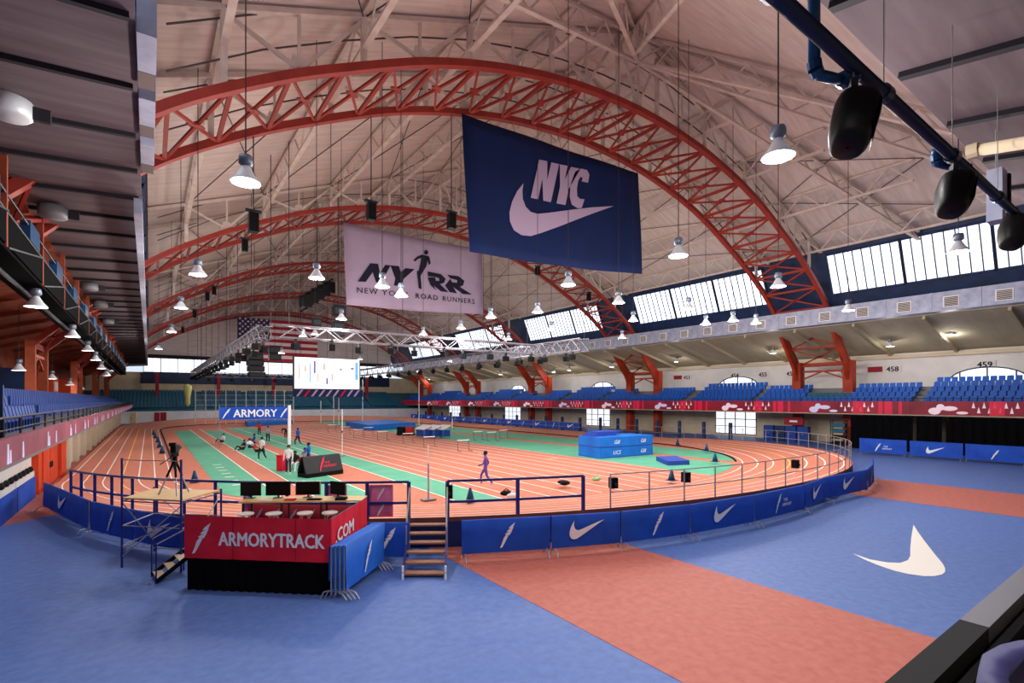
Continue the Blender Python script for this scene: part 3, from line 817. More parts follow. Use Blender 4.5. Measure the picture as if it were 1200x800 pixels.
# ================================================================== SEATS
def seat_mb(face):     # face=+1: looks towards -X (right balcony); -1 towards +X ; base at the origin
    s_ = face; m = MB()
    def bx(x0, x1, y0, y1, z0, z1):
        a, b = sorted((x0 * s_, x1 * s_)); m.box(a, b, y0, y1, z0, z1)
    bx(-0.22, 0.18, -0.22, 0.22, 0.40, 0.46)
    m.hexa([(0.16 * s_, -0.22, 0.44), (0.22 * s_, -0.22, 0.44), (0.22 * s_, 0.22, 0.44), (0.16 * s_, 0.22, 0.44), (0.24 * s_, -0.21, 0.86), (0.30 * s_, -0.21, 0.86), (0.30 * s_, 0.21, 0.86), (0.24 * s_, 0.21, 0.86)])
    bx(0.02, 0.12, -0.06, 0.06, 0.0, 0.42)
    return m
def seat_rows():
    out = []
    for k in range(5):
        b = 24 * k
        for y0, y1, rows in ((7.2, 15.0, (0, 1, 2, 3, 4)), (16.3, 21.0, (0, 1, 2, 3)), (21.5, 25.3, (0, 1)), (25.8, 30.2, (0, 1, 2, 3))):
            for r in rows:
                y = y0 + b
                while y < y1 + b:
                    teal = (r >= 1 and 21.3 < y - b < 25.6)
                    xx = 55.35 + 0.9 * r; zz = 4.0 + 0.45 * r
                    if r == 0: xx = 55.2
                    out.append((xx, y, zz, teal)); y += 0.52
    return out
SR = seat_rows(); SR.sort(key=lambda q: q[1])
me_b = seat_mb(1).mesh('stadium_chair', 'seat_blue'); me_t = seat_mb(1).mesh('stadium_chair', 'seat_teal')
far = MB(); cnt = 0
for x, y, z, teal in SR:
    if cnt < 210:
        o = bpy.data.objects.new('stadium_chair', me_t if teal else me_b); COL.objects.link(o); o.location = (x, y, z); cnt += 1
        tag(o, 'teal plastic seat between the red columns above the ribbon board' if teal else 'bright blue plastic seat above the red ribbon board', 'seat', 'teal seats between the columns' if teal else 'blue seats above the red ribbon board')
    else:
        far.box(x - 0.22, x + 0.18, y - 0.22, y + 0.22, z + 0.38, z + 0.46); far.box(x + 0.18, x + 0.26, y - 0.22, y + 0.22, z + 0.4, z + 0.86)
o = stuff(far.build('stadium_chairs', 'seat_blue')); tag(o, 'rows of blue seats farther along above the red ribbon board', 'seats')
# left balcony
me_l = seat_mb(-1).mesh('stadium_chair', 'seat_deep')
for r in range(3):
    y = 14.0 + 0.3 * r
    n = 0
    while n < 28:
        if 19.0 < y < 19.9 and r < 2: y += 0.56; n += 1; continue
        o = bpy.data.objects.new('stadium_chair', me_l); COL.objects.link(o); o.location = (-3.75 - 0.9 * r, y, 3.5 + 0.4 * r); y += 0.56; n += 1
        tag(o, 'deep blue plastic seat on the left balcony', 'seat', 'seats on the left balcony')
fl_ = MB()
for r in range(3):
    y = 30.6
    while y < 117:
        x = -3.75 - 0.9 * r; z = 3.5 + 0.4 * r
        fl_.box(x - 0.3, x + 0.2, y - 0.22, y + 0.22, z + 0.38, z + 0.46); fl_.box(x - 0.3, x - 0.22, y - 0.22, y + 0.22, z + 0.4, z + 0.86); y += 0.56
o = stuff(fl_.build('stadium_chairs', 'seat_deep')); tag(o, 'rows of blue seats at the distant end of the left balcony', 'seats')
# far stand
fs = MB()
for r in range(8):
    y = 121.9 + 1.2 * r; z = 2.5 + (6.4 - 2.5) * (y - 121.3) / 10.6 + 0.05
    x = -9.0
    while x < 52:
        if int(x / 9) * 9 + 8 > x:
            fs.box(x - 0.24, x + 0.24, y - 0.1, y + 0.3, z + 0.3, z + 0.38); fs.box(x - 0.24, x + 0.24, y + 0.26, y + 0.34, z + 0.3, z + 0.8)
        x += 0.6
o = stuff(fs.build('stadium_chairs', 'seat_teal')); tag(o, 'dark teal seat rows of the stand at the far end', 'seats')
# ================================================================== AIR DUCTS
def duct(x0, x1, z0, z1, ya, yb, label, grille_face, step=3.05, g0=9.25):
    t = thing('air_duct', label, 'duct', ((x0 + x1) / 2, ya, z0))
    n = int((yb - ya) / step)
    me = MB().box(x0, x1, 0.01, step - 0.01, z0, z1).mesh('duct_section', 'duct'); 
    fm = MB().box(x0 - 0.03, x1 + 0.03, -0.04, 0.04, z0 - 0.03, z1 + 0.03).mesh('flange', 'duct')
    zc = z0 + (z1 - z0) * 0.45
    gx = grille_face
    gm = MB().box(gx - 0.04, gx + 0.04, -0.5, 0.5, zc - 0.42, zc + 0.42).mesh('grille_frame', 'white')
    gi = MB()
    for k in range(7): gi.box(gx - 0.07, gx + 0.0, -0.42, 0.42, zc - 0.36 + 0.105 * k, zc - 0.29 + 0.105 * k)
    gi = gi.mesh('grille_slats', 'grille')
    b = WB[t.name]
    for i in range(n):
        y = ya + step * i
        share(me, 'duct_section', t, V((0, y, 0)) - b)
        if i % 2: share(fm, 'flange', t, V((0, y, 0)) - b)
    if grille_face is not None:
        k = math.ceil((ya - g0) / step)
        while g0 + step * k < min(yb, 100) - 0.6:
            if ya + 0.6 < g0 + step * k:
                f = share(gm, 'grille', t, V((0, g0 + step * k, 0)) - b)
                share(gi, 'slats', f, (0, 0, 0))
            k += 1
    return t
duct(51.2, 52.35, 11.65, 13.15, 4.4, 120, 'long galvanised air duct with square grilles under the right clerestory windows', 51.2)
t = thing('air_duct', 'narrow galvanised air duct along the edge of the left aisle roof', 'duct', (-0.4, 21.8, 11.3))
for k in range(32):
    MB().box(-0.44, -0.2, 21.8 + 3.05 * k, 21.8 + 3.05 * k + 3.0, 11.05, 11.56).build('duct_section', 'duct', t)
t = thing('fascia_panel', 'short pale metal fascia panels at the edge of the left aisle roof', 'panel', (-0.1, 12, 11.6))
for y in (12.0, 14.6, 17.2):
    MB().box(-0.2, 0.12, y, y + 1.4, 11.6, 12.3).build('panel', 'duct', t)
    MB().box(-0.2, 0.1, y + 1.42, y + 2.1, 11.6, 12.2).build('louvre', 'grille', t)

# ================================================================== PENDANT LAMPS
def lamp(P, top, label, group, energy, k=1.0, light=True):
    P = V(P)
    t = thing('pendant_lamp', label, 'lamp', P, group)
    MB().lathe([(0.10 * k, 0.42 * k), (0.13 * k, 0.36 * k), (0.22 * k, 0.2 * k), (0.33 * k, 0.06 * k), (0.36 * k, 0.0), (0.345 * k, 0.0), (0.31 * k, 0.06 * k), (0.2 * k, 0.19 * k), (0.09 * k, 0.34 * k), (0.001, 0.36 * k)], P, 16).build('shade', 'lamp_shade', t, True)
    MB().lathe([(0.001, 0.72 * k), (0.15 * k, 0.70 * k), (0.17 * k, 0.62 * k), (0.17 * k, 0.48 * k), (0.09 * k, 0.42 * k), (0.001, 0.42 * k)], P, 10).build('housing', 'lamp_body', t, True)
    MB().lathe([(0.001, 0.02), (0.22 * k, 0.03), (0.26 * k, 0.06), (0.16 * k, 0.12), (0.001, 0.13)], P, 12).build('bulb', 'bulb', t, True)
    if top > P.z + 0.8: MB().tube(P + UP * 0.7 * k, (P.x, P.y, top), 0.018, 5).build('cable', 'cable', t)
    if light == 'spot':
        L = add_light('SPOT', energy, P - UP * 0.1, t); L.data.spot_size = 2.5; L.data.spot_blend = 0.6; L.data.shadow_soft_size = 0.2
    elif light: add_light('POINT', energy, P - UP * 0.22, t, size=0.25)
    return t
hall = [(288, 214), (232, 322), (371, 326), (448, 336), (470, 347), (201, 389), (212, 361), (369, 392), (725, 355), (666, 334), (795, 300), (807, 362), (912, 184), (630, 366), (646, 387), (742, 376), (827, 380), (859, 376), (886, 379), (729, 396), (912, 336), (994, 364), (1164, 288), (496, 392), (355, 394), (400, 374), (186, 409), (540, 385), (596, 398), (575, 372)]
for q_ in hall + [(x, y, 10.2) for x, y in ((13, 66), (24, 70), (36, 66), (45, 72), (10, 88), (22, 96), (34, 90), (44, 94), (12, 112), (26, 113), (40, 112))]:
    if len(q_) == 2: d = 5.6 * F / (V0 - q_[1]); p = DP(q_[0], q_[1], d)
    else: p = V(q_)
    p.x = min(max(p.x, 0.3), 51.0); p.y = max(p.y, 5.8)
    lamp(p, ceil_z(p.x, p.y), 'white bell-shaped pendant lamp hanging on a long cable from the vaulted roof', 'pendant lamps of the hall', LAMP_W)
for k, (u, v) in enumerate(((1043, 406), (906, 414), (1114, 392), (793, 424), (717, 430), (667, 434), (649, 436))):
    p = XP(u, v, 57.3)
    lamp(p, 11.6 - 0.2424 * (57.3 - 52.4), 'white bell-shaped lamp under the sloping roof above the blue seats', 'lamps over the right balcony', AISLE_W)
for k in range(3): lamp((57.3, 84 + 16 * k, 9.6), 11.6 - 0.2424 * (57.3 - 52.4), 'white bell-shaped lamp under the sloping roof above the blue seats', 'lamps over the right balcony', AISLE_W)
for u, v in ((42, 350), (85, 392), (103, 411), (112, 422), (119, 432), (125, 440)):
    p = XP(u, v, -3.5); p.z = min(p.z, 8.1)
    lamp(p, 8.86, 'white bell-shaped lamp slung below the dark catwalk', 'lamps below the catwalk', AISLE_W * 0.4)
for u, v in ((22, 434), (61, 444), (82, 451), (95, 456)):
    p = XP(u, v, -6.6)
    lamp(p, 10.51, 'white bell-shaped lamp below the rust-coloured aisle roof', 'lamps over the left balcony', AISLE_W * 0.5)

for x in (-0.2, 2.0, 4.2):  # out-of-view lamps added to brighten the floor and stage nearby
    lamp((x, 1.6, 9.6), 11.6 - 0.1832 * (4.1 - 1.6), 'added unseen bell-shaped lamp under the near aisle roof, brightening the near floor', 'added lamps under the near aisle roof', NEAR_FILL_W, light='spot')
# ================================================================== HANGING BANNERS
def traced(outline, org, sc_, Y): return [YP(org[0] + x / sc_, org[1] + y / sc_, Y) for x, y in outline]
Yb = 26.55
t = thing('hanging_banner', 'huge navy banner with pale NYC lettering over a curved tick, hung from the red arch', 'banner', YP(650, 300, Yb))
c = [YP(541, 133, Yb), YP(748, 203, Yb), YP(752, 321, Yb), YP(550, 295, Yb)]
rows = []
for j in range(13):
    row = []
    for i in range(17):
        a = c[0].lerp(c[1], i / 16); b = c[3].lerp(c[2], i / 16)
        # top and bottom edges sag a little between ties
        q = a.lerp(b, j / 12); q.z -= 0.12 * math.sin(math.pi * i / 16) * (0.5 + j / 12)
        q.y += 0.05 * math.sin(i * 0.9 + j * 0.35)
        row.append(q)
    rows.append(row)
cl = MB().grid(rows).build('cloth', 'banner_navy', t, True)
cl.modifiers.new('thickness', 'SOLIDIFY').thickness = 0.03
Yf = Yb - 0.1; org, z_ = (530, 120), 3.808
MB().poly(traced(SW, org, z_, Yf)).build('tick_print', 'print_mauve', cl)
for nm, ol in (('letter_n', [(350, 425), (388, 255), (424, 262), (424, 345), (442, 267), (477, 275), (440, 445), (406, 438), (402, 340), (383, 432)]),
               ('letter_y', [(480, 276), (515, 283), (502, 345), (530, 287), (572, 296), (520, 385), (505, 458), (465, 450), (481, 375)]),
               ('letter_c', [(612, 322), (602, 302), (577, 295), (548, 308), (527, 370), (524, 420), (533, 455), (560, 472), (578, 470), (590, 432), (570, 430), (558, 418), (556, 385), (562, 350), (572, 332), (582, 336), (577, 352), (606, 358)])):
    MB().poly(traced(ol, org, z_, Yf)).build(nm, 'print_mauve', cl)
m = MB()
for i in range(0, 17, 4):
    p = rows[0][i]; MB().tube(p, (p.x, 27, arch_z(p.x) - 0.1), 0.015, 4).build('tie', 'cable', t)

Yb = 50.5
t = thing('hanging_banner', 'large pale mauve banner with dark NYRR lettering and a runner, hung from the second arch', 'banner', YP(484, 340, Yb))
c = [YP(402, 260, Yb), YP(564, 292, Yb), YP(567, 368, Yb), YP(406, 357, Yb)]
rows = []
for j in range(11):
    row = []
    for i in range(15):
        q = c[0].lerp(c[1], i / 14).lerp(c[3].lerp(c[2], i / 14), j / 10); q.y += 0.06 * math.sin(i * 0.8 + j * 0.3); q.z -= 0.15 * math.sin(math.pi * i / 14)
        row.append(q)
    rows.append(row)
cl = MB().grid(rows).build('cloth', 'banner_mauve', t, True)
cl.modifiers.new('thickness', 'SOLIDIFY').thickness = 0.03
Yf = Yb - 0.12; org, z_ = (395, 250), 6.4
for nm, ol in (('letter_n', [(155, 510), (250, 373), (308, 378), (322, 445), (362, 385), (402, 390), (330, 522), (292, 516), (268, 440), (215, 513)]),
               ('letter_y', [(400, 389), (465, 395), (478, 440), (515, 410), (582, 418), (500, 490), (480, 545), (425, 540), (437, 488)]),
               ('letter_r', [(680, 435), (780, 455), (815, 490), (803, 520), (772, 530), (835, 590), (780, 585), (725, 540), (745, 578), (700, 535), (680, 480), (735, 478), (742, 505), (768, 505), (765, 485), (735, 476), (682, 470)]),
               ('letter_r', [(825, 460), (910, 470), (955, 505), (945, 540), (920, 550), (1012, 608), (945, 605), (872, 552), (900, 600), (845, 590), (810, 540), (850, 490), (862, 515), (900, 520), (900, 500), (850, 486)]),
               ('runner', [(640, 308), (690, 322), (703, 372), (690, 388), (679, 352), (668, 400), (642, 442), (626, 470), (633, 540), (634, 570), (612, 560), (608, 500), (600, 455), (600, 430), (612, 432), (625, 380), (632, 335), (612, 338), (585, 360), (572, 352), (600, 324)]),
               ('runner_head', [(668 + 16 * math.cos(a * math.pi / 5), 292 + 18 * math.sin(a * math.pi / 5)) for a in range(10)])):
    MB().poly(traced(ol, org, z_, Yf)).build(nm, 'print_ink', cl)
A = YP(395 + 148 / 6.4, 250 + 592 / 6.4, Yf); B = YP(395 + 1030 / 6.4, 250 + 678 / 6.4, Yf)
e_ = B - A
for w_, f0, f1 in (('NEW', 0.0, 0.155), ('YORK', 0.19, 0.405), ('ROAD', 0.465, 0.655), ('RUNNERS', 0.70, 1.0)):
    text_mb(w_, A + e_ * (f0 + f1) / 2, e_, UP, 0.55, 0.01, spacing=1.25, width=e_.length * (f1 - f0)).build('lettering', 'print_ink', cl)

for i in range(0, 15, 7):
    p = rows[0][i]; MB().tube(p, (p.x, 50.9, arch_z(p.x) - 0.1), 0.02, 4).build('tie', 'cable', t)
# striped flag under the last arch
Yb = 116.4
a = YP(278, 371, Yb); b = YP(372, 371, Yb); zt, zb = a.z, YP(278, 422, Yb).z
t = thing('flag', 'large stars and stripes flag hung below the farthest red arch', 'flag', ((a.x + b.x) / 2, Yb, zb))
hs = (zt - zb) / 13
for k in range(13):
    x0 = a.x if k >= 7 else a.x + (b.x - a.x) * 0.38
    MB().box(x0, b.x, Yb - 0.02, Yb + 0.02, zt - hs * (k + 1), zt - hs * k).build('stripe', 'flag_red' if k % 2 == 0 else 'flag_white', t)
cw = (b.x - a.x) * 0.38
cn = MB().box(a.x, a.x + cw, Yb - 0.03, Yb + 0.02, zt - hs * 7, zt).build('canton', 'flag_blue', t)
m = MB()
for r in range(9):
    for q in range(6 if r % 2 == 0 else 5):
        x = a.x + cw * ((q + 0.5) / 6 if r % 2 == 0 else (q + 1) / 6); z = zt - hs * 7 * (r + 0.5) / 9
        star = []
        for i in range(10):
            rr = 0.3 if i % 2 == 0 else 0.12; an_ = math.pi / 2 + i * math.pi / 5
            star.append((x + rr * math.cos(an_), Yb - 0.05, z + rr * math.sin(an_)))
        m.poly(star[::-1])
m.build('stars', 'flag_white', cn)
for i in range(5):
    x = a.x + (b.x - a.x) * i / 4
    MB().tube((x, Yb, zt - 0.05), (x, 116.95, arch_z(x) - 0.15), 0.03, 4).build('rope', 'cable', t)

# ================================================================== VIDEO SCREEN
Yb = 82.0
a = YP(345, 418, Yb); b = YP(421, 455, Yb); z0 = YP(345, 455, Yb).z; z1 = a.z
t = thing('video_screen', 'big bright video screen hung above the far end of the infield', 'screen', ((a.x + b.x) / 2, Yb, z0 - 1.2))
MB().box(a.x - 0.15, b.x + 0.15, Yb, Yb + 0.6, z0 - 0.1, z1 + 0.1).build('casing', 'black', t)
sc_o = MB().box(a.x, b.x, Yb - 0.05, Yb, z0, z1).build('display', 'screen_white', t)
W_, H_ = b.x - a.x, z1 - z0
for fx, fy, fw, fh, m_ in ((0.06, 0.3, 0.02, 0.5, 'screen_peach'), (0.14, 0.55, 0.03, 0.18, 'screen_peach'), (0.22, 0.2, 0.02, 0.6, 'screen_blue'), (0.28, 0.5, 0.03, 0.4, 'screen_ink'), (0.33, 0.2, 0.02, 0.3, 'screen_peach'), (0.42, 0.62, 0.04, 0.2, 'screen_peach'), (0.47, 0.15, 0.03, 0.2, 'screen_ink'), (0.55, 0.25, 0.03, 0.25, 'screen_peach'), (0.68, 0.62, 0.04, 0.05, 'screen_ink'), (0.86, 0.66, 0.05, 0.06, 'screen_ink'), (0.93, 0.3, 0.05, 0.6, 'screen_blue')):
    MB().box(a.x + W_ * fx, a.x + W_ * (fx + fw), Yb - 0.07, Yb - 0.05, z0 + H_ * fy, z0 + H_ * (fy + fh)).build('image_patch', m_, sc_o)
fz = MB().box(a.x - 0.2, b.x + 0.6, Yb - 0.05, Yb + 0.3, z0 - 1.25, z0 - 0.12).build('frieze', 'skirt_navy', t)
for k in range(9):
    x = a.x + W_ * (0.02 + 0.11 * k)
    MB().poly([(x, Yb - 0.06, z0 - 1.2), (x + 0.35, Yb - 0.06, z0 - 1.2), (x + 1.1, Yb - 0.06, z0 - 0.16), (x + 0.75, Yb - 0.06, z0 - 0.16)]).build('slash', 'banner_red' if k in (1, 6) else 'print_mauve', fz)
m = MB()
for x in (a.x + 1, (a.x + b.x) / 2, b.x - 1):
    MB().tube((x, Yb + 0.3, z1), (x, Yb + 0.3, ceil_z(x, Yb)), 0.03, 5).build('cable', 'cable', t)

# ================================================================== LIGHTING TRUSS RIG
def truss_rig(A, B, label, h=0.8, lamps=20):
    A = V(A); B = V(B); t = thing('lighting_truss', label, 'truss', A, 'lighting rig over the track')
    d = (B - A).normalized(); s_ = d.cross(UP); L = (B - A).length
    for sx in (-1, 1):
        for sz in (0, 1): MB().tube(A + s_ * sx * h / 2 + UP * sz * h, B + s_ * sx * h / 2 + UP * sz * h, 0.06, 6).build('chord', 'truss_grey', t)
    m = MB(); n = int(L / 1.0)
    for i in range(n):
        p = A + d * (L * i / n); q = A + d * (L * (i + 1) / n)
        for sx in (-1, 1):
            o_ = s_ * sx * h / 2
            m.bar(p + o_ + UP * (h if i % 2 else 0), q + o_ + UP * (0 if i % 2 else h), 0.05)
        m.bar(p - s_ * h / 2, q + s_ * h / 2, 0.05); m.bar(p + s_ * h / 2 + UP * h, q - s_ * h / 2 + UP * h, 0.05)
    stuff(m.build('lattice', 'truss_grey', t))
    for i in range(int(L / 8) + 1):
        p = A + d * min(8.0 * i + 0.5, L); MB().tube(p + s_ * h / 2 + UP * (h - 0.05), (p.x + s_.x * h / 2, p.y + s_.y * h / 2, ceil_z(p.x, p.y)), 0.025, 4).build('hoist_cable', 'cable', t)
    for i in range(lamps):
        p = A + d * (L * (i + 0.5) / lamps) + s_ * (h / 2 if i % 2 else -h / 2)
        f = thing('stage_light', 'small black spotlight clamped under the lighting truss', 'spotlight', p - UP * 0.75, 'spotlights on the lighting truss')
        MB().cbox(p - UP * 0.72, 0.4, 0.45, 0.42, random.uniform(0, 3)).build('head', 'black', f)
        MB().cbox(p - UP * 0.32, 0.1, 0.3, 0.36).build('yoke', 'dark_grey', f)
    return t
truss_rig((6.3, 37, 8.7), (6.3, 106, 8.7), 'grey box truss running lengthwise on the flag side of the lighting rig', lamps=32)
truss_rig((29.6, 31, 8.7), (29.6, 105, 8.7), 'grey box truss running lengthwise on the blue seat side of the lighting rig', lamps=40, h=1.0)
truss_rig((7.0, 36.2, 8.7), (28.8, 36.2, 8.7), 'grey box truss crossing the hall before the video screen', lamps=10)
truss_rig((7.0, 106.8, 8.7), (28.8, 106.8, 8.7), 'grey box truss crossing the hall behind the video screen', lamps=6)

# hung loudspeakers
def line_array(P, w_, h_, n, label, top, tilt=0.0, rz=0.0):
    P = V(P); t = thing('line_array', label, 'loudspeaker', P)
    for k in range(n):
        z = P.z + h_ * (n - 1 - k) / n
        o_ = MB().cbox((P.x + tilt * k, P.y, z), w_, w_ * 0.7, h_ / n * 0.9, rz).build('cabinet', 'speaker_black', t)
        MB().cbox((P.x + tilt * k, P.y - w_ * 0.36, z + h_ / n * 0.15), w_ * 0.86, 0.03, h_ / n * 0.6, rz).build('grille', 'dark_grey', o_)
    MB().cbox((P.x, P.y, P.z + h_), w_, w_ * 0.5, 0.12, rz).build('bumper', 'dark_grey', t)
    MB().tube((P.x, P.y, P.z + h_), (P.x, P.y, ceil_z(P.x, P.y)), 0.03, 5).build('cable', 'cable', t)
    return t
p = DP(298, 442, 58); line_array(p, 1.7, 2.7, 4, 'dark line array speaker hung beside the lower corner of the flag', 19.5, 0.08)
p = DP(322, 422, 70); line_array(p, 1.5, 1.9, 2, 'brown-black speaker cabinet pair hung in front of the flag stripes', 20)
p = DP(396, 394, 46); line_array(p, 1.0, 1.3, 2, 'lower black box speaker hung beside the pale runner banner', 24)
p = DP(397, 370, 44); line_array(p, 1.0, 0.9, 1, 'upper black box speaker hung beside the pale runner banner', 24)
p = DP(371, 382, 50); line_array(p, 0.8, 0.8, 1, 'small black box speaker hung above the flag end', 24)
# slanted dark cluster
A_ = DP(352, 360, 47); B_ = DP(390, 337, 52)
t = thing('speaker_cluster', 'slanted dark speaker cluster with an open frame hung above the flag', 'loudspeaker', (A_ + B_) / 2)
d_ = (B_ - A_)
for k in range(5):
    q = A_ + d_ * (0.15 + 0.18 * k)
    MB().cbox(q - UP * 0.3, 0.9, 0.8, 1.1, 0.4).build('cabinet', 'speaker_black', t)
fr = MB()
for z in (-0.4, 0.9): fr.bar(A_ + UP * z, B_ + UP * z, 0.12)
for k in range(7): fr.bar(A_ + d_ * (k / 6) - UP * 0.4, A_ + d_ * (k / 6) + UP * 0.9, 0.06)
fr.build('frame', 'black', t)
MB().tube((A_ + B_) / 2 + UP, V(((A_.x + B_.x) / 2, (A_.y + B_.y) / 2, ceil_z((A_.x + B_.x) / 2, (A_.y + B_.y) / 2))), 0.03, 5).build('cable', 'cable', t)
for u, v, d in ((297, 272, 30), (287, 294, 36), (251, 345, 50), (243, 352, 52), (228, 372, 60), (214, 390, 66), (435, 258, 44), (529, 268, 46), (630, 322, 50), (690, 352, 48)):
    best = None
    for Yr in [y + q for y in ARCH_Y for q in (0, GAP)]:
        q = YP(u, v, Yr); e = arch_z(q.x) - q.z if 0 < q.x < 51 else -1
        if e > 1.3 and (best is None or e < best[0]): best = (e, q)
    p = best[1]
    f = thing('floodlight', 'small black floodlight hung on a rod below a red arch', 'floodlight', p, 'floodlights below the arches')
    MB().cbox(p, 0.42, 0.42, 0.9).build('head', 'black', f)
    MB().cbox(p + UP * 0.95, 0.7, 0.2, 0.12).build('bracket', 'dark_grey', f)
    MB().tube(p + UP * 0.9, (p.x, p.y, arch_z(p.x)), 0.03, 5).build('rod', 'cable', f)
# ================================================================== LEFT CATWALK
t = thing('catwalk', 'long dark catwalk with blue panels slung below the left aisle roof', 'catwalk', (-3.6, 10, 8.9))
MB().box(-4.3, -3.3, 8, 110, 8.85, 8.95).build('walkway', 'black_cloth', t)
for k in range(17):
    y = 8 + 6 * k
    MB().box(-3.34, -3.28, y, y + 5.9, 9.0, 9.9).build('toe_panel', 'black_cloth', t)
    MB().bar((-3.25, y, 8.9), (-3.25, y + 6, 9.95), 0.05).build('diagonal_rail', 'dark_grey', t)
    MB().cbox((-3.35, y, 8.9), 0.16, 0.16, 2.6).build('hanger_post', 'aisle_rust', t)
    MB().box(-3.5, -3.24, y + 3.2, y + 5.0, 9.95, 10.6).build('blue_panel', 'pipe_blue', t)
for z in (9.95, 10.45): MB().tube((-3.3, 8, z), (-3.3, 110, z), 0.035, 6).build('handrail', 'dark_grey', t)
MB().tube((-3.9, 8, 8.75), (-3.9, 110, 8.75), 0.08, 7).build('conduit', 'dark_grey', t)
MB().box(-4.35, -4.25, 8, 110, 8.95, 10.3).build('back_panel', 'black_cloth', t)
# drum fixtures under the left aisle roof
for u, v, lab in ((10, 132, 'big pale drum fixture with a side bracket under the left aisle roof'), (62, 252, 'dark drum fixture next to the big pale drum under the left aisle roof'), (105, 338, 'dark drum fixture half way along the left aisle roof'), (118, 358, 'dark drum fixture in the far half of the left aisle roof'), (127, 378, 'farthest dark drum fixture under the left aisle roof')):
    a_ = ray(u, v); d = 6.55 / a_.z; p = V((a_.x * d, a_.y * d, 11.05)); p.x = max(p.x, -3.0)
    t = thing('drum_fixture', lab, 'light fixture', p)
    ztop = 11.71 - 0.064 * (-0.22 - p.x)
    MB().lathe([(0.001, 0.0), (0.36, 0.0), (0.42, 0.06), (0.42, ztop - p.z - 0.1), (0.001, ztop - p.z - 0.1)], p, 18).build('drum', 'mid_grey' if v > 140 else 'lamp_shade', t, True)  # nearest drum is paler: its lit look is put into the colour
    MB().cbox((p.x + 0.55, p.y, ztop - 0.45), 0.35, 0.12, 0.3).build('bracket', 'dark_grey', t)
    MB().tube((p.x, p.y, ztop - 0.15), (p.x, p.y, ztop + 0.02), 0.06, 6).build('stem', 'dark_grey', t)

# ================================================================== NEAR PIPE, HUNG SPEAKERS
YPp = 2.82
t = thing('main_pipe', 'thick dark navy pipe running under the edge of the near roof', 'pipe', (8, YPp, 9.0))
MB().tube((-0.5, YPp, 9.0), (45, YPp, 9.0), 0.088, 14).build('barrel', 'pipe_navy', t, True)
for x in (5.4, 8.6, 11.8, 15.0, 18.2, 21.4):
    MB().tube((x - 0.09, YPp, 9.0), (x + 0.09, YPp, 9.0), 0.12, 14).build('coupling', 'pipe_navy', t)
    MB().tube((x, YPp, 9.0), (x, YPp, 11.36), 0.008, 5).build('hanger_rod', 'mid_grey', t)
for k, (ua, va, ub, vb, lab) in enumerate(((954, 84, 990, 74, 'blue branch pipe with elbow beside the first hung loudspeaker'), (1097, 190, 1122, 183, 'blue branch pipe with elbow beside the second hung loudspeaker'))):
    A_ = YP(ua, va, 3.1); B_ = YP(ub, vb, 2.95); B_.z = A_.z
    t = thing('branch_pipe', lab, 'pipe', A_)
    pts_ = [V((A_.x, A_.y, 11.4 if k == 0 else 9.3)), A_ + UP * 0.12]
    MB().tube(pts_[0], pts_[1], 0.075, 10).build('riser', 'pipe_blue', t, True)
    MB().path([A_ + UP * 0.14, A_ + V((0.03, 0, 0.05)), A_ + V((0.1, 0, 0.0))], 0.09, 10).build('elbow', 'pipe_blue', t)
    MB().tube(A_ + V((0.1, 0, 0)), B_, 0.07, 10).build('run', 'pipe_blue', t, True)
    MB().tube(B_ - V((0.1, 0, 0)), B_ + V((0.02, 0, 0)), 0.1, 10).build('collar', 'pipe_blue', t)
    MB().path([B_, V((B_.x + 0.1, YPp, B_.z + 0.05)), V((B_.x + 0.1, YPp, 8.95))], 0.07, 10).build('return_bend', 'pipe_blue', t)
def hung_speaker(u, v, size, label, tilt):
    P = YP(u, v, YPp)
    t = thing('hung_loudspeaker', label, 'loudspeaker', P)
    # rounded wedge cabinet: superellipsoid section tapering to the back
    prof = []
    rings = []
    R = Matrix.Rotation(tilt, 3, 'Y') @ Matrix.Rotation(0.5, 3, 'Z')
    for (z, s_) in ((-0.5, 0.05), (-0.48, 0.62), (-0.4, 0.78), (-0.1, 0.95), (0.2, 1.0), (0.36, 0.94), (0.42, 0.8), (0.44, 0.05)):
        ring_ = []
        for k in range(20):
            a = 2 * math.pi * k / 20
            x = sgp(math.cos(a), 0.7) * 0.42 * s_; y = sgp(math.sin(a), 0.7) * 0.34 * s_
            ring_.append(P + R @ (V((x, y, z)) * size))
        rings.append(ring_ + ring_[:1])
    MB().grid(rings).build('cabinet', 'speaker_black', t, True)
    q = MB(); q.grid([[P + R @ (V((x, -0.30 - 0.02 * (1 - abs(x) * 2), z)) * size) for x in (-0.3, 0, 0.3)] for z in (-0.3, 0.0, 0.3)])
    q.build('grille', 'dark_grey', t)
    b1 = P + R @ (V((-0.25, 0, 0.42)) * size); b2 = P + R @ (V((0.25, 0, 0.42)) * size); top_ = P + UP * size * 0.66
    MB().path([b1, top_, b2], 0.02, 6).build('bracket', 'mid_grey', t)
    MB().tube(top_, (top_.x, YPp, 8.92), 0.015, 5).build('cable', 'mid_grey', t)
    MB().cbox(top_ - UP * 0.1, 0.22, 0.08, 0.12, 0.5).build('clamp', 'dark_grey', t)
hung_speaker(1000, 145, 0.82, 'black rounded loudspeaker hung near the thick pipe beside the open hall', 0.45)
hung_speaker(1118, 228, 0.80, 'black rounded loudspeaker hung in the middle of the navy pipe', 0.45)
hung_speaker(1188, 272, 0.80, 'black rounded loudspeaker hung before the clerestory panes', 0.5)
P = YP(1168, 235, 3.3)
t = thing('amplifier_box', 'pale blue-grey metal box fixed beside the navy pipe', 'box', P)
MB().cbox(P - UP * 0.55, 0.5, 0.3, 1.3).build('case', 'duct', t); MB().cbox(P - UP * 0.5 + V((0.33, 0, 0)), 0.16, 0.4, 1.2).build('back_plate', 'black', t)
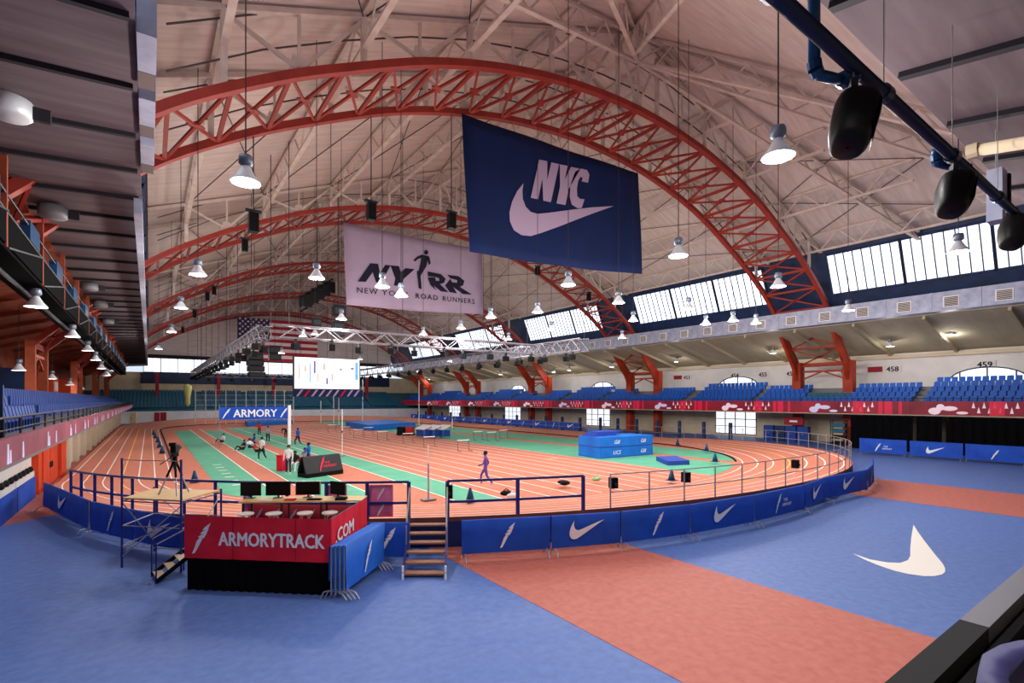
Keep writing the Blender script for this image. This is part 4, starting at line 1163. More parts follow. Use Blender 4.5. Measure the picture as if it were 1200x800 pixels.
MB().tube(P + UP * 0.7, (P.x, P.y, 11.45), 0.03, 5).build('rod', 'mid_grey', t)
t = thing('white_pipe', 'pale pipe crossing under the near roof above the hung loudspeaker', 'pipe', (17.5, 2, 9.9))
MB().tube(YP(1140, 177, 3.3), YP(1140, 177, 3.3) + V((0, -9, -1.68)), 0.13, 10).build('barrel', 'wall_cream', t, True)
MB().tube(YP(1140, 177, 3.3) + V((0, -0.1, 0)), YP(1140, 177, 3.3) + V((0, 0.1, 0)), 0.17, 10).build('cap', 'wall_cream', t)

# ================================================================== LEDGE AND SEATS OF THE NEAR BALCONY
zl = 3.5
t = thing('ribbon_board', 'black top of a ribbon board along the near balcony edge', 'screen', (8, 0.75, 2.3))
for k in range(10):
    x0 = -3.1 + 3.2 * k
    MB().box(x0, x0 + 3.19, 0.65, 0.76, 2.4, zl).build('panel', 'ledge_painted_sheen' if k > 1 else 'rubber', t)
MB().box(-1.0, 31, 0.60, 0.645, 2.4, zl - 0.08).build('mount_strip', 'black', t)
MB().box(-1.0, 31, 0.42, 0.52, 3.1, zl - 0.12).build('curb', 'rubber', t)
for k in range(24):
    x = 0.4 + 0.9 * k
    MB().bar((x, 0.5, zl - 0.2), (x, 0.66, zl - 0.1), 0.03).build('clamp', 'black', t)
for k, (u, v, lab) in enumerate(((1212, 772, 'dark indigo folding seat behind the black ledge'),)):
    P = V((1.66, 0.32, 3.93)); b = V((P.x, 0.30, 3.2))
    t = thing('folding_chair', lab, 'seat', b, 'seats of the near balcony')
    rows = []
    for j in range(7):
        z = 3.42 + (P.z + 0.04 - 3.42) * j / 6
        rows.append([b + V((0.24 * x_ * (1 - 0.25 * (j / 6) ** 3), 0.05 * (1 - x_ * x_) - 0.06 * j / 6, z - 3.2)) for x_ in (-1, -0.8, -0.5, 0, 0.5, 0.8, 1)])
    o_ = MB().grid(rows).build('backrest', 'seat_dusk', t, True); o_.modifiers.new('thickness', 'SOLIDIFY').thickness = 0.05
    MB().cbox(b + V((0, -0.25, 0.2)), 0.46, 0.42, 0.07).build('seat_pan', 'seat_dusk', t)
    for x_ in (-0.26, 0.26):
        MB().cbox(b + V((x_, -0.2, 0)), 0.05, 0.4, 0.36).build('side_frame', 'black', t)
        MB().tube(b + V((x_, -0.4, 0.38)), b + V((x_, 0.02, 0.38)), 0.035, 8).build('armrest', 'seat_dusk', t, True)

# ================================================================== ANNOUNCER STAGE WITH RED BANNER
FL, FR = G(221, 690), G(386, 697)
q = G(427, 584, 1.78); BR = V((q.x, q.y, 0)); BL = FL + (BR - FR)
t = thing('announcer_stage', 'raised announcer stage with a black skirt', 'stage', (FL + FR + BL + BR) / 4)
MB().prism([p + UP * 0.9 for p in (FL, FR, BR, BL)], (0, 0, 0.1)).build('deck', 'plywood', t)
def drape(A, B, z0, z1, name, m, parent, n=40, amp=0.03, off=0.04):
    ex = (B - A).normalized(); nn = ex.cross(UP); L = (B - A).length; rows = []
    for j in range(4):
        z = z0 + (z1 - z0) * j / 3
        rows.append([A + ex * (L * i / n) + UP * z + nn * (off + amp * math.sin(i * 1.7) * (1 - 0.5 * j / 3)) for i in range(n + 1)])
    return MB().grid(rows).build(name, m, parent, True)
drape(FL, FR + (FR - FL).normalized() * 0.03, 0.01, 0.98, 'skirt', 'black_cloth', t, 60)
drape(FR - (BR - FR).normalized() * 0.03, BR, 0.01, 0.98, 'skirt', 'black_cloth', t, 40)
drape(BL, FL, 0.01, 0.98, 'skirt', 'black_cloth', t, 40)
for p in (FL, FR, BR, BL): MB().cbox(p * 0.97 + (FL + FR + BL + BR) / 4 * 0.03, 0.08, 0.08, 0.9).build('leg', 'dark_grey', t)
rl_ = MB(); 
for a, b in ((FL, FR), (FR, BR)):
    for i in range(6):
        p = a.lerp(b, i / 5); MB().tube(p + UP * 0.98, p + UP * 1.78, 0.02, 6).build('rail_post', 'dark_grey', t)
    MB().tube(a + UP * 1.76, b + UP * 1.76, 0.02, 6).build('rail', 'dark_grey', t)
# the banner wraps the front and the side
bn = thing('stage_banner', 'red banner with white wing mark and ARMORYTRACK.COM lettering wrapped round the stage rail', 'banner', (FL + FR) / 2 + UP * 0.77)
f1 = drape(FL - (FR - FL).normalized() * 0.05, FR + (FR - FL).normalized() * 0.09, 0.78, 1.8, 'front_cloth', 'banner_red', bn, 30, 0.012, 0.075)
f2 = drape(FR - (BR - FR).normalized() * 0.1, BR, 0.78, 1.8, 'side_cloth', 'banner_red', bn, 24, 0.012, 0.075)
ex = (FR - FL).normalized(); nn = ex.cross(UP); L = (FR - FL).length
wing(FL + ex * (L * 0.11) + UP * 1.27 + nn * 0.1, ex, UP, 0.75, 0.75, 0.0).build('wing_mark', 'white_print', f1)
text_mb('ARMORYTRACK', FL + ex * (L * 0.61) + UP * 1.12 + nn * 0.1, ex, UP, 0.32, 0.03, thick=0.002, width=L * 0.74).build('lettering', 'white_print', f1)
ex2 = (BR - FR).normalized(); n2 = ex2.cross(UP); L2 = (BR - FR).length
text_mb('.COM', FR + ex2 * (L2 * 0.3) + UP * 1.18 + n2 * 0.1, ex2, UP, 0.32, 0.03, thick=0.002, width=L2 * 0.48).build('lettering', 'white_print', f2)
for k in (1, 3):
    sm = MB().bar(FL + ex * (L * (0.12 + 0.22 * k)) + UP * 0.8 + nn * 0.095, FL + ex * (L * (0.12 + 0.22 * k)) + UP * 1.78 + nn * 0.095, 0.02, 0.008, up=nn)
    sm.build('seam', 'sign_red', f1)
# table
TA, TB = G(279, 588, 1.75), G(424, 586, 1.75)
tx = (TB - TA); tx.z = 0; tl = tx.length; tx.normalize(); tn = V((-tx.y, tx.x, 0))
tc = (TA + TB) / 2 + tn * 0.36; rz_ = math.atan2(tx.y, tx.x)
tb = thing('work_table', 'long pale wooden work table on the announcer stage', 'table', V((tc.x, tc.y, 1.0)))
MB().cbox(V((tc.x, tc.y, 1.71)), tl, 0.72, 0.04, rz_).build('table_top', 'table_top', tb)
for sx in (-0.47, -0.16, 0.16, 0.47):
    for sy in (-0.28, 0.28): 
        p = tc + tx * tl * sx + tn * sy; MB().cbox(V((p.x, p.y, 1.0)), 0.05, 0.05, 0.71, rz_).build('leg', 'dark_grey', tb)
for k, (u0, u1, lab, sm_) in enumerate(((289, 312, 'dark green-black monitor at the scaffold end of the table', 'rubber'), (317, 345, 'black flat monitor beside the silver-rimmed monitor', 'black'), (350, 379, 'black monitor with a silver rim on the work table', 'black'), (387, 409, 'small turned black monitor at the steps end of the table', 'black'))):
    uc = (u0 + u1) / 2
    a_ = ray(uc, 580); base = G(uc, 580.5, 1.75); p = V((base.x, base.y, 1.75))
    # keep the stand on the table
    rel = p - tc; p = tc + tx * rel.dot(tx) + tn * min(0.2, max(-0.1, rel.dot(tn))); p.z = 1.75
    wd = (u1 - u0) * 14.6 / F; hh = 0.40 if k < 3 else 0.38
    ry = rz_ + (-0.5 if k == 3 else 0.0)
    t = thing('monitor', lab, 'monitor', p)
    MB().cbox(p, 0.24, 0.18, 0.015, ry).build('base', 'dark_grey', t); MB().cbox(p + tn * 0.03, 0.05, 0.03, 0.2, ry).build('neck', 'dark_grey', t)
    sc2 = MB().cbox(p + UP * 0.07, wd, 0.05, hh, ry).build('casing', 'galvanised' if k == 2 else 'black', t)
    nv = V((math.sin(ry), -math.cos(ry), 0))
    MB().cbox(p + UP * 0.085 + nv * 0.026, wd - 0.04, 0.006, hh - 0.03, ry).build('display', sm_, sc2)
# bits on the table
for k, (f_, lab, m_, sx, sy, sz) in enumerate(((0.1, 'black keyboard before the silver-rimmed monitor', 'black', 0.4, 0.14, 0.03), (-0.1, 'red folder lying on the work table', 'banner_red', 0.28, 0.2, 0.03), (-0.3, 'white papers at the scaffold end of the work table', 'cloth_white', 0.3, 0.22, 0.02), (0.32, 'small dark mixing desk on the work table', 'rubber', 0.3, 0.25, 0.06))):
    p = tc + tx * tl * f_ - tn * 0.2; p.z = 1.75
    nm_ = ['keyboard', 'folder', 'papers', 'mixing_desk'][k]
    o_ = MB().cbox(p, sx, sy, sz, rz_)
    if k in (0, 3):
        for i in range(5): o_.cbox(p + tx * (sx * (i - 2) / 5.5) + UP * sz, sx / 8, sy * 0.7, 0.012, rz_)
    else: o_.cbox(p + UP * sz + tx * 0.02, sx * 0.9, sy * 0.85, 0.008, rz_ + 0.15)
    tag(o_.build(nm_, m_), lab, nm_.replace('_', ' '))
# chairs in front of the table
def chair(p, rz, label, group, seat_m='cloth_grey', leg_m='galvanised', s=1.0):
    p = V(p); t = thing('folding_chair', label, 'chair', (0, 0, 0), group)
    MB().box(-0.21, 0.21, -0.2, 0.2, 0.43, 0.47).build('seat_pan', seat_m, t)
    rows = [[(x, -0.22 - 0.06 * j / 3 + 0.03 * x * x * 8, 0.56 + 0.3 * j / 3) for x in (-0.2, -0.1, 0, 0.1, 0.2)] for j in range(4)]
    o_ = MB().grid([[V(q) for q in r] for r in rows]).build('backrest', seat_m, t, True); o_.modifiers.new('thickness', 'SOLIDIFY').thickness = 0.02
    for sx in (-0.2, 0.2):
        MB().tube((sx, 0.22, 0), (sx, -0.2, 0.45), 0.014, 6).build('leg', leg_m, t)
        MB().tube((sx, -0.24, 0), (sx, 0.16, 0.45), 0.014, 6).build('leg', leg_m, t)
        MB().tube((sx, -0.2, 0.45), (sx, -0.28, 0.86), 0.014, 6).build('back_post', leg_m, t)
    t.location = p; t.rotation_euler = (0, 0, rz); return t
def stool(p, label, group):
    p = V(p); t = thing('stool', label, 'stool', p, group)
    MB().lathe([(0.001, 0.47), (0.2, 0.47), (0.22, 0.45), (0.2, 0.42), (0.001, 0.42)], p, 16).build('seat_pan', 'cloth_white', t, True)
    for k in range(4):
        a_ = 0.8 + k * math.pi / 2; MB().tube(p + V((0.12 * math.cos(a_), 0.12 * math.sin(a_), 0.43)), p + V((0.2 * math.cos(a_), 0.2 * math.sin(a_), 0)), 0.013, 6).build('leg', 'galvanised', t)
    MB().path([p + V((0.165 * math.cos(k * math.pi / 6), 0.165 * math.sin(k * math.pi / 6), 0.18)) for k in range(13)], 0.008, 4).build('foot_ring', 'galvanised', t)
for f_, lab in ((-0.42, 'round white-topped stool at the table end by the camera scaffold'), (-0.2, 'round white-topped stool before the black flat monitor'), (0.05, 'round white-topped stool before the silver-rimmed monitor'), (0.25, 'round white-topped stool before the small turned monitor')):
    p = tc + tx * tl * f_ - tn * 0.5; stool((p.x, p.y, 1.0), lab, 'stools at the announcer table')

# pink banners on the railing behind the table
for k, (u0, u1, lab) in enumerate(((281, 291, 'narrow pink mesh banner on the blue railing at the scaffold end of the table'), (380, 405, 'pink mesh banner on the blue railing behind the turned monitor'), (430, 459, 'broad pink mesh banner with pale wing marks on the blue railing beside the steps'))):
    a, _, n_ = edge(s_of_u2(u0), -0.14); b, _, _ = edge(s_of_u2(u1), -0.14)
    t = thing('rail_banner', lab, 'banner', (a + b) / 2)
    rows = [[a.lerp(b, i / 8) + UP * (0.06 + 1.0 * j / 4) + n_ * (0.03 + 0.012 * math.sin(i * 2 + j)) for i in range(9)] for j in range(5)]
    o_ = MB().grid(rows).build('cloth', 'banner_pink', t, True); o_.modifiers.new('thickness', 'SOLIDIFY').thickness = 0.01
    if k == 2:
        e_ = (b - a).normalized()
        for zz in (0.3, 0.8): wing((a + b) / 2 + UP * zz + n_ * 0.06, e_, UP, 0.4, 0.4, 0.0).build('wing_mark', 'white_print', o_)

a, _, n_ = edge(s_of_u2(292), 0.06); b, _, _ = edge(s_of_u2(428), 0.06)
t = thing('rail_banner', 'long dark red banner with pale wing marks tied low on the railing behind the table', 'banner', (a + b) / 2)
N_ = 20; P_ = [edge(s_of_u2(292) + (s_of_u2(428) - s_of_u2(292)) * i / N_, 0.06)[0] for i in range(N_ + 1)]
o_ = MB().grid([[p + UP * z for p in P_] for z in (-0.25, 0.1, 0.48)]).build('cloth', 'sign_red', t, True); o_.modifiers.new('thickness', 'SOLIDIFY').thickness = 0.01
for i in range(2, N_, 3): wing(P_[i] + UP * 0.14 + n_ * 0.05, (P_[i + 1] - P_[i]), UP, 0.5, 0.45, 0.0).build('wing_mark', 'print_mauve', o_)
# ================================================================== STACKED BARRIERS BESIDE THE STAGE
A0, B0 = G(402, 703), G(449, 665)
e_ = (B0 - A0).normalized(); n_ = e_.cross(UP)
for k in range(4):
    off = -n_ * 0.085 * k - e_ * 0.04 * k
    barrier(A0 + off, B0 + off, ['bright blue banner barrier with a slim wing mark, outermost of the stack beside the stage', 'bright blue banner barrier second in the stack beside the stage', 'bright blue banner barrier third in the stack beside the stage', 'bright blue banner barrier pressed against the stage skirt, last of the stack'][k], 'wing' if k == 0 else '', 'banner_bright', h=1.25, group='stacked barriers beside the stage')

# ================================================================== STEPS
SA, SB = G(472, 679), G(522, 679)
ea, _, n_ = edge(s_of_u2(479), 0.0); ebb, _, _ = edge(s_of_u2(523), 0.0)
zt = (ea.z + ebb.z) / 2
t = thing('track_steps', 'portable steps with six brown treads leading up to the track', 'steps', (SA + SB) / 2)
for a, b in ((SA, ea), (SB, ebb)):
    b2 = V((b.x, b.y, zt)) + n_ * 0.12
    MB().bar(a + UP * 0.1, b2, 0.05, 0.2).build('stringer', 'rail_blue', t)
    MB().tube(a + UP * 0.0, a + UP * 0.35, 0.03, 8).build('foot', 'white', t)
    MB().path([a + UP * 0.9, b2 + UP * 0.95], 0.025, 8).build('handrail', 'rail_grey', t) if False else None
    MB().tube(b2 - UP * (zt - 0.0), b2 + UP * 1.0, 0.025, 8).build('newel_post', 'rail_grey', t)
    MB().tube(b2 + UP * 0.98, a.lerp(b2, 0.45) + UP * 0.62, 0.022, 8).build('handrail', 'rail_grey', t)
    MB().tube(a.lerp(b2, 0.45) + UP * 0.62, a.lerp(b2, 0.45) + UP * 0.1, 0.022, 8).build('baluster', 'rail_grey', t)
for i in range(6):
    f_ = (i + 0.6) / 6.2
    a = SA.lerp(V((ea.x, ea.y, zt)) + n_ * 0.12, f_); b = SB.lerp(V((ebb.x, ebb.y, zt)) + n_ * 0.12, f_)
    MB().bar(a, b, 0.26, 0.045).build('tread', 'tread', t)

# ================================================================== CAMERA SCAFFOLD
ZP = 1.91
C4 = [G(144, 583, ZP), G(212, 586, ZP), G(258, 574, ZP), G(181, 572, ZP)]
cen = sum((p for p in C4), V()) / 4
t = thing('camera_scaffold', 'blue-legged scaffold platform with plywood top beside the stage', 'scaffold', V((cen.x, cen.y, 0)))
MB().prism([p - UP * 0.04 for p in C4], (0, 0, 0.04)).build('platform_board', 'plywood', t)
for i, p in enumerate(C4):
    g = V((p.x, p.y, 0)) + (p - cen) * 0.02; g.z = 0
    MB().tube(g, g + UP * (3.0 if i < 2 else 1.95), 0.028, 8).build('leg', 'rail_blue', t)
    r_ = V((C4[(i + 1) % 4].x, C4[(i + 1) % 4].y, 0))
    for z in (0.6, 1.15, 1.82): MB().tube(g + UP * z, r_ + UP * z, 0.016, 6).build('ledger', 'rail_grey' if z < 1.8 else 'rail_blue', t)
    MB().tube(g + UP * 0.3, r_ + UP * 1.75, 0.016, 6).build('diagonal_brace', 'galvanised', t)
g0, g1 = V((C4[0].x, C4[0].y, 0)), V((C4[1].x, C4[1].y, 0))
for z in (2.45, 2.95): MB().tube(g0 + UP * z, g1 + UP * z, 0.012, 6).build('guard_wire', 'rail_grey', t)
# short stair between scaffold and stage
a, b = G(183, 684), G(222, 676)
t = thing('stage_stair', 'short metal stair with a pale board beside the black skirt', 'steps', a)
d_ = V((b.x - a.x, b.y - a.y, 0)); sd = V((-d_.y, d_.x, 0)).normalized() * 0.7
for off in (V(), sd):
    MB().bar(a + off + UP * 0.05, b + off + UP * 0.55, 0.04, 0.1).build('stringer', 'black', t)
    MB().tube(a + off, a + off + UP * 1.0, 0.02, 6).build('post', 'rail_blue', t)
    MB().tube(a + off + UP * 0.98, b + off + UP * 1.3, 0.015, 6).build('handrail', 'rail_grey', t)
    MB().tube(b + off, b + off + UP * 1.3, 0.02, 6).build('post', 'rail_blue', t)
for i in range(3):
    p = a.lerp(b, (i + 0.5) / 3) + UP * (0.12 + 0.17 * i); MB().bar(p, p + sd, 0.2, 0.03).build('tread', 'wall_cream', t)

# tripod with camera
Pc = G(205, 579, ZP)
t = thing('camera_tripod', 'black video camera on a tripod standing on the scaffold platform', 'tripod', Pc)
ap = Pc + UP * 1.0
for k in range(3):
    an_ = 0.6 + k * 2 * math.pi / 3
    ft = Pc + V((math.cos(an_) * 0.42, math.sin(an_) * 0.42, 0.0))
    md = ap.lerp(ft, 0.5)
    lg_ = MB().tube(ap + (ft - ap).normalized() * 0.05, md, 0.03, 7).build('leg', 'black', t)
    MB().tube(md, ft, 0.02, 7).build('lower_leg', 'galvanised', lg_)
MB().tube(ap - UP * 0.08, ap + UP * 0.08, 0.06, 10).build('bowl', 'black', t)
MB().cbox(ap + UP * 0.08, 0.14, 0.14, 0.12, 0.4).build('fluid_head', 'dark_grey', t)
MB().tube(ap + UP * 0.12, ap + V((-0.35, -0.25, -0.1)), 0.012, 6).build('pan_handle', 'black', t)
cb = MB().cbox(ap + UP * 0.2, 0.14, 0.34, 0.2, -0.3).build('camera_body', 'black', t)
MB().tube(ap + V((0.05, 0.16, 0.3)), ap + V((0.12, 0.38, 0.3)), 0.06, 10).build('lens', 'black', cb)
MB().cbox(ap + V((-0.06, -0.14, 0.38)), 0.16, 0.1, 0.1, -0.3).build('viewfinder', 'black', cb)
# ================================================================== UNDER THE RIGHT BALCONY
for ai, ya in enumerate(ARCH_Y):
    for y in (ya, ya + GAP):
        struct(MB().box(57.5, 58.5, y - 0.4, y + 0.4, 0, 3.19).build('wall_pillar_right', 'col_red'))
dn = 0
for k in range(4):
    wn += 1
    y0, y1 = 32.8 + 24 * k, 38.2 + 24 * k
    wb = thing('window_%d' % wn, '', '', (59.98, y0, 0.3)); del wb['label']; del wb['category']; struct(wb)
    for i in range(4):
        for j in range(3):
            MB().box(59.93, 59.97, y0 + 1.35 * i + 0.06, y0 + 1.35 * (i + 1) - 0.06, 0.35 + 0.92 * j, 0.35 + 0.92 * j + 0.84).build('pane', 'pane_low', wb)
    f = MB()
    for i in range(5): f.box(59.88, 59.95, y0 + 1.35 * i - 0.05, y0 + 1.35 * i + 0.05, 0.3, 3.1)
    for j in range(4): f.box(59.88, 59.95, y0, y1, 0.28 + 0.92 * j, 0.36 + 0.92 * j)
    f.build('window_frame', 'mid_grey', wb)
# arched windows and section numbers on the back wall
nums = ['459', '455', '451', '447', '443']
for k in range(4):
    wn += 1
    yc = (XP(1157, 440, 61.9).y) + 24 * k; hw = 2.7
    wb = thing('window_%d' % wn, '', '', (61.95, yc, 6.0)); del wb['label']; del wb['category']; struct(wb)
    arc = [V((61.9, yc + hw * math.cos(math.pi * i / 12), 6.3 + 1.25 * math.sin(math.pi * i / 12))) for i in range(13)]
    MB().prism(arc, (0.03, 0, 0)).build('pane', 'pane_low', wb)
    f = MB()
    for a, b in zip(arc, arc[1:]): f.bar(a - V((0.04, 0, 0)), b - V((0.04, 0, 0)), 0.12)
    for i in (3, 6, 9): f.bar((61.86, arc[i].y, 6.2), (61.86, arc[i].y, arc[i].z), 0.1)
    f.build('window_frame', 'mullion', wb)
def sign(u, v, s_, lab, red=False):
    p = XP(u, v, 61.93)
    t = thing('section_sign', lab, 'sign', p)
    MB().box(61.93, 61.98, p.y - 0.75, p.y + 0.75, p.z - 0.12, p.z + 0.62).build('plate', 'wall_white', t)
    text_mb(s_, (61.92, p.y, p.z), (0, -1, 0), UP, 0.5, 0.03, thick=0.005).build('lettering', 'print_ink', t)
    if red: MB().box(61.9, 61.98, p.y + 0.9, p.y + 2.2, p.z, p.z + 0.55).build('red_plate', 'sign_red', t)
for u, v, s_, lab, r in ((1154, 430, '459', 'white wall sign with section number 459 above the arched window', False), (1046, 435, '458', 'wall sign with section number 458 beside a small red plate', True), (990, 437, '457', 'wall sign with section number 457 between the red columns', False), (927, 440, '456', 'wall sign with section number 456 beyond the red columns', False), (894, 441, '455', 'wall sign with section number 455 between the arched window and the red columns', False), (861, 442, '454', 'wall sign with section number 454 over an arched window', False), (805, 444, '453', 'wall sign with section number 453 beside a red plate and column', True)):
    sign(u, v, s_, lab, r)
# black drape
def curtain(ya, yb, label):
    n = int(abs(yb - ya) / 0.16); rows = []
    for z in (0.02, 1.6, 3.18):
        rows.append([V((54.3 + 0.09 * math.sin(i * 1.57), ya + (yb - ya) * i / n, z)) for i in range(n + 1)])
    t = thing('black_drape', label, 'curtain', (54.3, (ya + yb) / 2, 0))
    MB().grid(rows).build('cloth', 'black_cloth', t, True)
    MB().tube((54.3, ya, 3.14), (54.3, yb, 3.14), 0.03, 6).build('rod', 'dark_grey', t)
y_ = [XP(u, 500, 54.3).y for u in (997, 1070, 1074, 1104, 1108)]
curtain(y_[1], y_[0], 'black floor-length drape under the ribbon board next to the shelf rack')
curtain(y_[3], y_[2], 'narrow black drape panel between two slits under the ribbon board')
curtain(-8, y_[4], 'long black drape under the ribbon board behind the wing barrier')
# shelf rack, lockers, crates
p = XP(983, 500, 55.5)
t = thing('shelf_rack', 'tall dark shelf rack with blue bins beside the black drape', 'shelf', (55.5, p.y, 0))
for dy in (-0.65, 0.65):
    for dx in (-0.25, 0.25): MB().cbox((55.5 + dx, p.y + dy, 0), 0.06, 0.06, 2.6).build('upright', 'dark_grey', t)
for j in range(5):
    MB().box(55.22, 55.78, p.y - 0.68, p.y + 0.68, 0.15 + 0.58 * j, 0.19 + 0.58 * j).build('shelf', 'dark_grey', t)
for j in range(4):
    tag(MB().box(55.25, 55.75, p.y - 0.6, p.y + 0.55, 0.2 + 0.58 * j, 0.5 + 0.58 * j).box(55.2, 55.26, p.y - 0.2, p.y + 0.2, 0.38 + 0.58 * j, 0.44 + 0.58 * j).build('storage_bin', 'seat_teal' if j > 1 else 'rubber'), ['dark bin on the bottom shelf of the rack', 'dark bin on the second shelf of the rack', 'teal bin on the third shelf of the rack', 'teal bin on the top shelf of the rack'][j], 'bin', 'bins on the shelf rack')
for i, u in enumerate((902, 915, 928, 942)):
    p = XP(u, 510, 57.0)
    t = thing('equipment_cabinet', ['blue equipment cabinet under the balcony nearest the glazed doors', 'dark narrow blue cabinet second from the glazed doors', 'blue equipment cabinet below the brown sign', 'blue equipment cabinet beside the red pillar'][i], 'cabinet', (57, p.y, 0))
    b_ = MB().box(56.7, 57.3, p.y - 0.55, p.y + 0.55, 0, 1.7).build('body', 'seat_deep' if i != 1 else 'frame_navy', t)
    for s_ in (-1, 1):
        d_ = MB().box(56.67, 56.7, p.y + s_ * 0.27 - 0.25, p.y + s_ * 0.27 + 0.25, 0.08, 1.62).build('door', 'seat_deep' if i != 1 else 'frame_navy', t)
        MB().box(56.64, 56.67, p.y + s_ * 0.06 - 0.015, p.y + s_ * 0.06 + 0.015, 0.8, 1.0).build('handle', 'mid_grey', d_)
p = XP(930, 494, 56.5)
t = thing('wall_sign', 'brown hanging sign with a pale strip above the blue cabinets', 'sign', (56.5, p.y, p.z))
MB().box(56.45, 56.55, p.y - 1.0, p.y + 1.0, p.z - 0.35, p.z + 0.45).build('board', 'sign_red', t); MB().box(56.43, 56.45, p.y - 0.4, p.y + 0.4, p.z - 0.05, p.z + 0.15).build('strip', 'white_print', t)
for dy in (-0.8, 0.8): MB().tube((56.5, p.y + dy, p.z + 0.4), (56.5, p.y + dy, 3.2), 0.02, 5).build('rod', 'mid_grey', t)

# ================================================================== LEFT SIDE LOWER WALL
for k in range(6):
    y0 = 8.0 + 4.1 * k
    o_ = MB().box(-4.58, -4.36, y0, y0 + 4.0, 0.0, 0.95).box(-4.6, -4.34, y0 + 0.02, y0 + 3.98, 0.95, 1.0)
    tag(o_.build('wall_pad', 'banner_blue'), 'long blue padded panel at the foot of the left wall', 'pad', 'pads at the foot of the left wall')
    sh = thing('bench_row', 'pale ledge with a row of dark bags above the blue pads', 'bench', (-4.5, y0 + 2, 1.0), 'ledges above the blue pads')
    MB().box(-4.58, -4.4, y0, y0 + 4.0, 1.0, 1.25).build('ledge', 'wall_white', sh)
    for i in range(5):
        MB().ell((-4.48, y0 + 0.4 + 0.8 * i, 1.36), 0.1, 0.28, 0.14, 8, 6).build('bag', 'rubber', sh)
d1 = struct(MB().box(-4.6, -4.35, 33.2, 39.6, 0, 2.94).build('door_1', 'wall_orange'))
MB().box(-4.36, -4.3, 34.2, 36.3, 0.05, 2.6).build('door_leaf', 'wall_orange', d1); MB().box(-4.36, -4.3, 36.5, 38.6, 0.05, 2.6).build('door_leaf', 'wall_orange', d1)
for y in (36.15, 36.65): MB().box(-4.3, -4.22, y - 0.04, y + 0.04, 1.0, 1.3).build('handle', 'dark_grey', d1)
struct(MB().box(-4.6, -4.2, 39.65, 41.8, 0, 2.94).build('wall_pillar_left', 'wall_orange'))
for k in range(15):
    y = 44.0 + 5.2 * k
    struct(MB().box(-4.6, -4.3, y, y + 1.1, 0, 2.94).build('wall_pillar_left', 'wall_cream'))
for k, y in enumerate((47.0, 57.5, 73)):
    t = thing('wall_poster', ['dark poster on the white wall nearest the orange door', 'dark poster on the white wall, second from the orange door', 'dark poster on the white wall, third from the orange door'][k], 'poster', (-4.57, y, 1.0))
    MB().box(-4.6, -4.56, y - 0.5, y + 0.5, 1.1, 2.4).build('frame', 'rubber', t); MB().box(-4.56, -4.55, y - 0.4, y + 0.4, 1.2, 2.3).build('print', 'sign_red', t)
# left balcony clutter: big blue side panel, columns of the rust wall
t = thing('balcony_partition', 'plain blue partition panel on the left balcony', 'panel', (-4.6, 19.5, 3.9))
MB().box(-5.0, -3.3, 19.4, 19.5, 3.95, 5.0).build('panel', 'seat_blue', t)
for x in (-5.0, -3.3): MB().cbox((x, 19.45, 3.5), 0.08, 0.12, 1.5).build('post', 'frame_navy', t)
for k, (y, m_, w_, h_) in enumerate(((60, 'frame_navy', 3.0, 2.6), (75, 'wall_orange', 3.5, 2.6), (90, 'wall_orange', 3.5, 2.6))):
    t = thing('wall_booth', ['dark blue booth on the rust-coloured left balcony wall', 'orange booth on the left balcony wall nearest the blue booth', 'orange booth on the left balcony wall beyond the others'][k], 'booth', (-9.5, y, 4.7))
    MB().box(-10.3, -8.6, y, y + w_, 4.7, 4.7 + h_).build('body', m_, t); MB().box(-8.6, -8.55, y + 0.5, y + w_ - 0.5, 5.6, 6.6).build('window', 'wall_white', t)
# far wall doors and hangings
for k, (u0, u1, m_) in enumerate(((153, 159, 'plywood'), (181, 187, 'sign_red'), (188, 195, 'sign_red'))):
    a, b = YP(u0, 490, 120.95), YP(u1, 490, 120.95)
    d_ = struct(MB().box(a.x, b.x, 120.85, 121.0, 0, 2.1).build('door_%d' % (k + 2), m_))
    MB().box(a.x + 0.1, a.x + 0.2, 120.78, 120.86, 0.95, 1.1).build('handle', 'dark_grey', d_)
p = DP(220, 476, 96)
t = thing('hung_net', 'yellow-green net bundle hanging before the far stand', 'net', p)
MB().lathe([(0.1, 0), (0.45, 0.5), (0.4, 1.6), (0.6, 2.8), (0.7, 3.8), (0.2, 4.2), (0.001, 4.25)], p, 10).build('bundle', 'net_yellow', t, True)
MB().tube(p + UP * 4.2, (p.x, p.y, 13.0), 0.03, 5).build('rope', 'cable', t)
MB().tube((p.x, p.y, 13), (p.x, p.y, ceil_z(p.x, p.y)), 0.03, 5).build('rope', 'cable', t)
for k in range(5):
    x = 1.0 + 11 * k
    struct(MB().box(x, x + 0.6, 127, 127.6, 4.4, 10.2).build('wall_pillar_far', 'sign_red'))

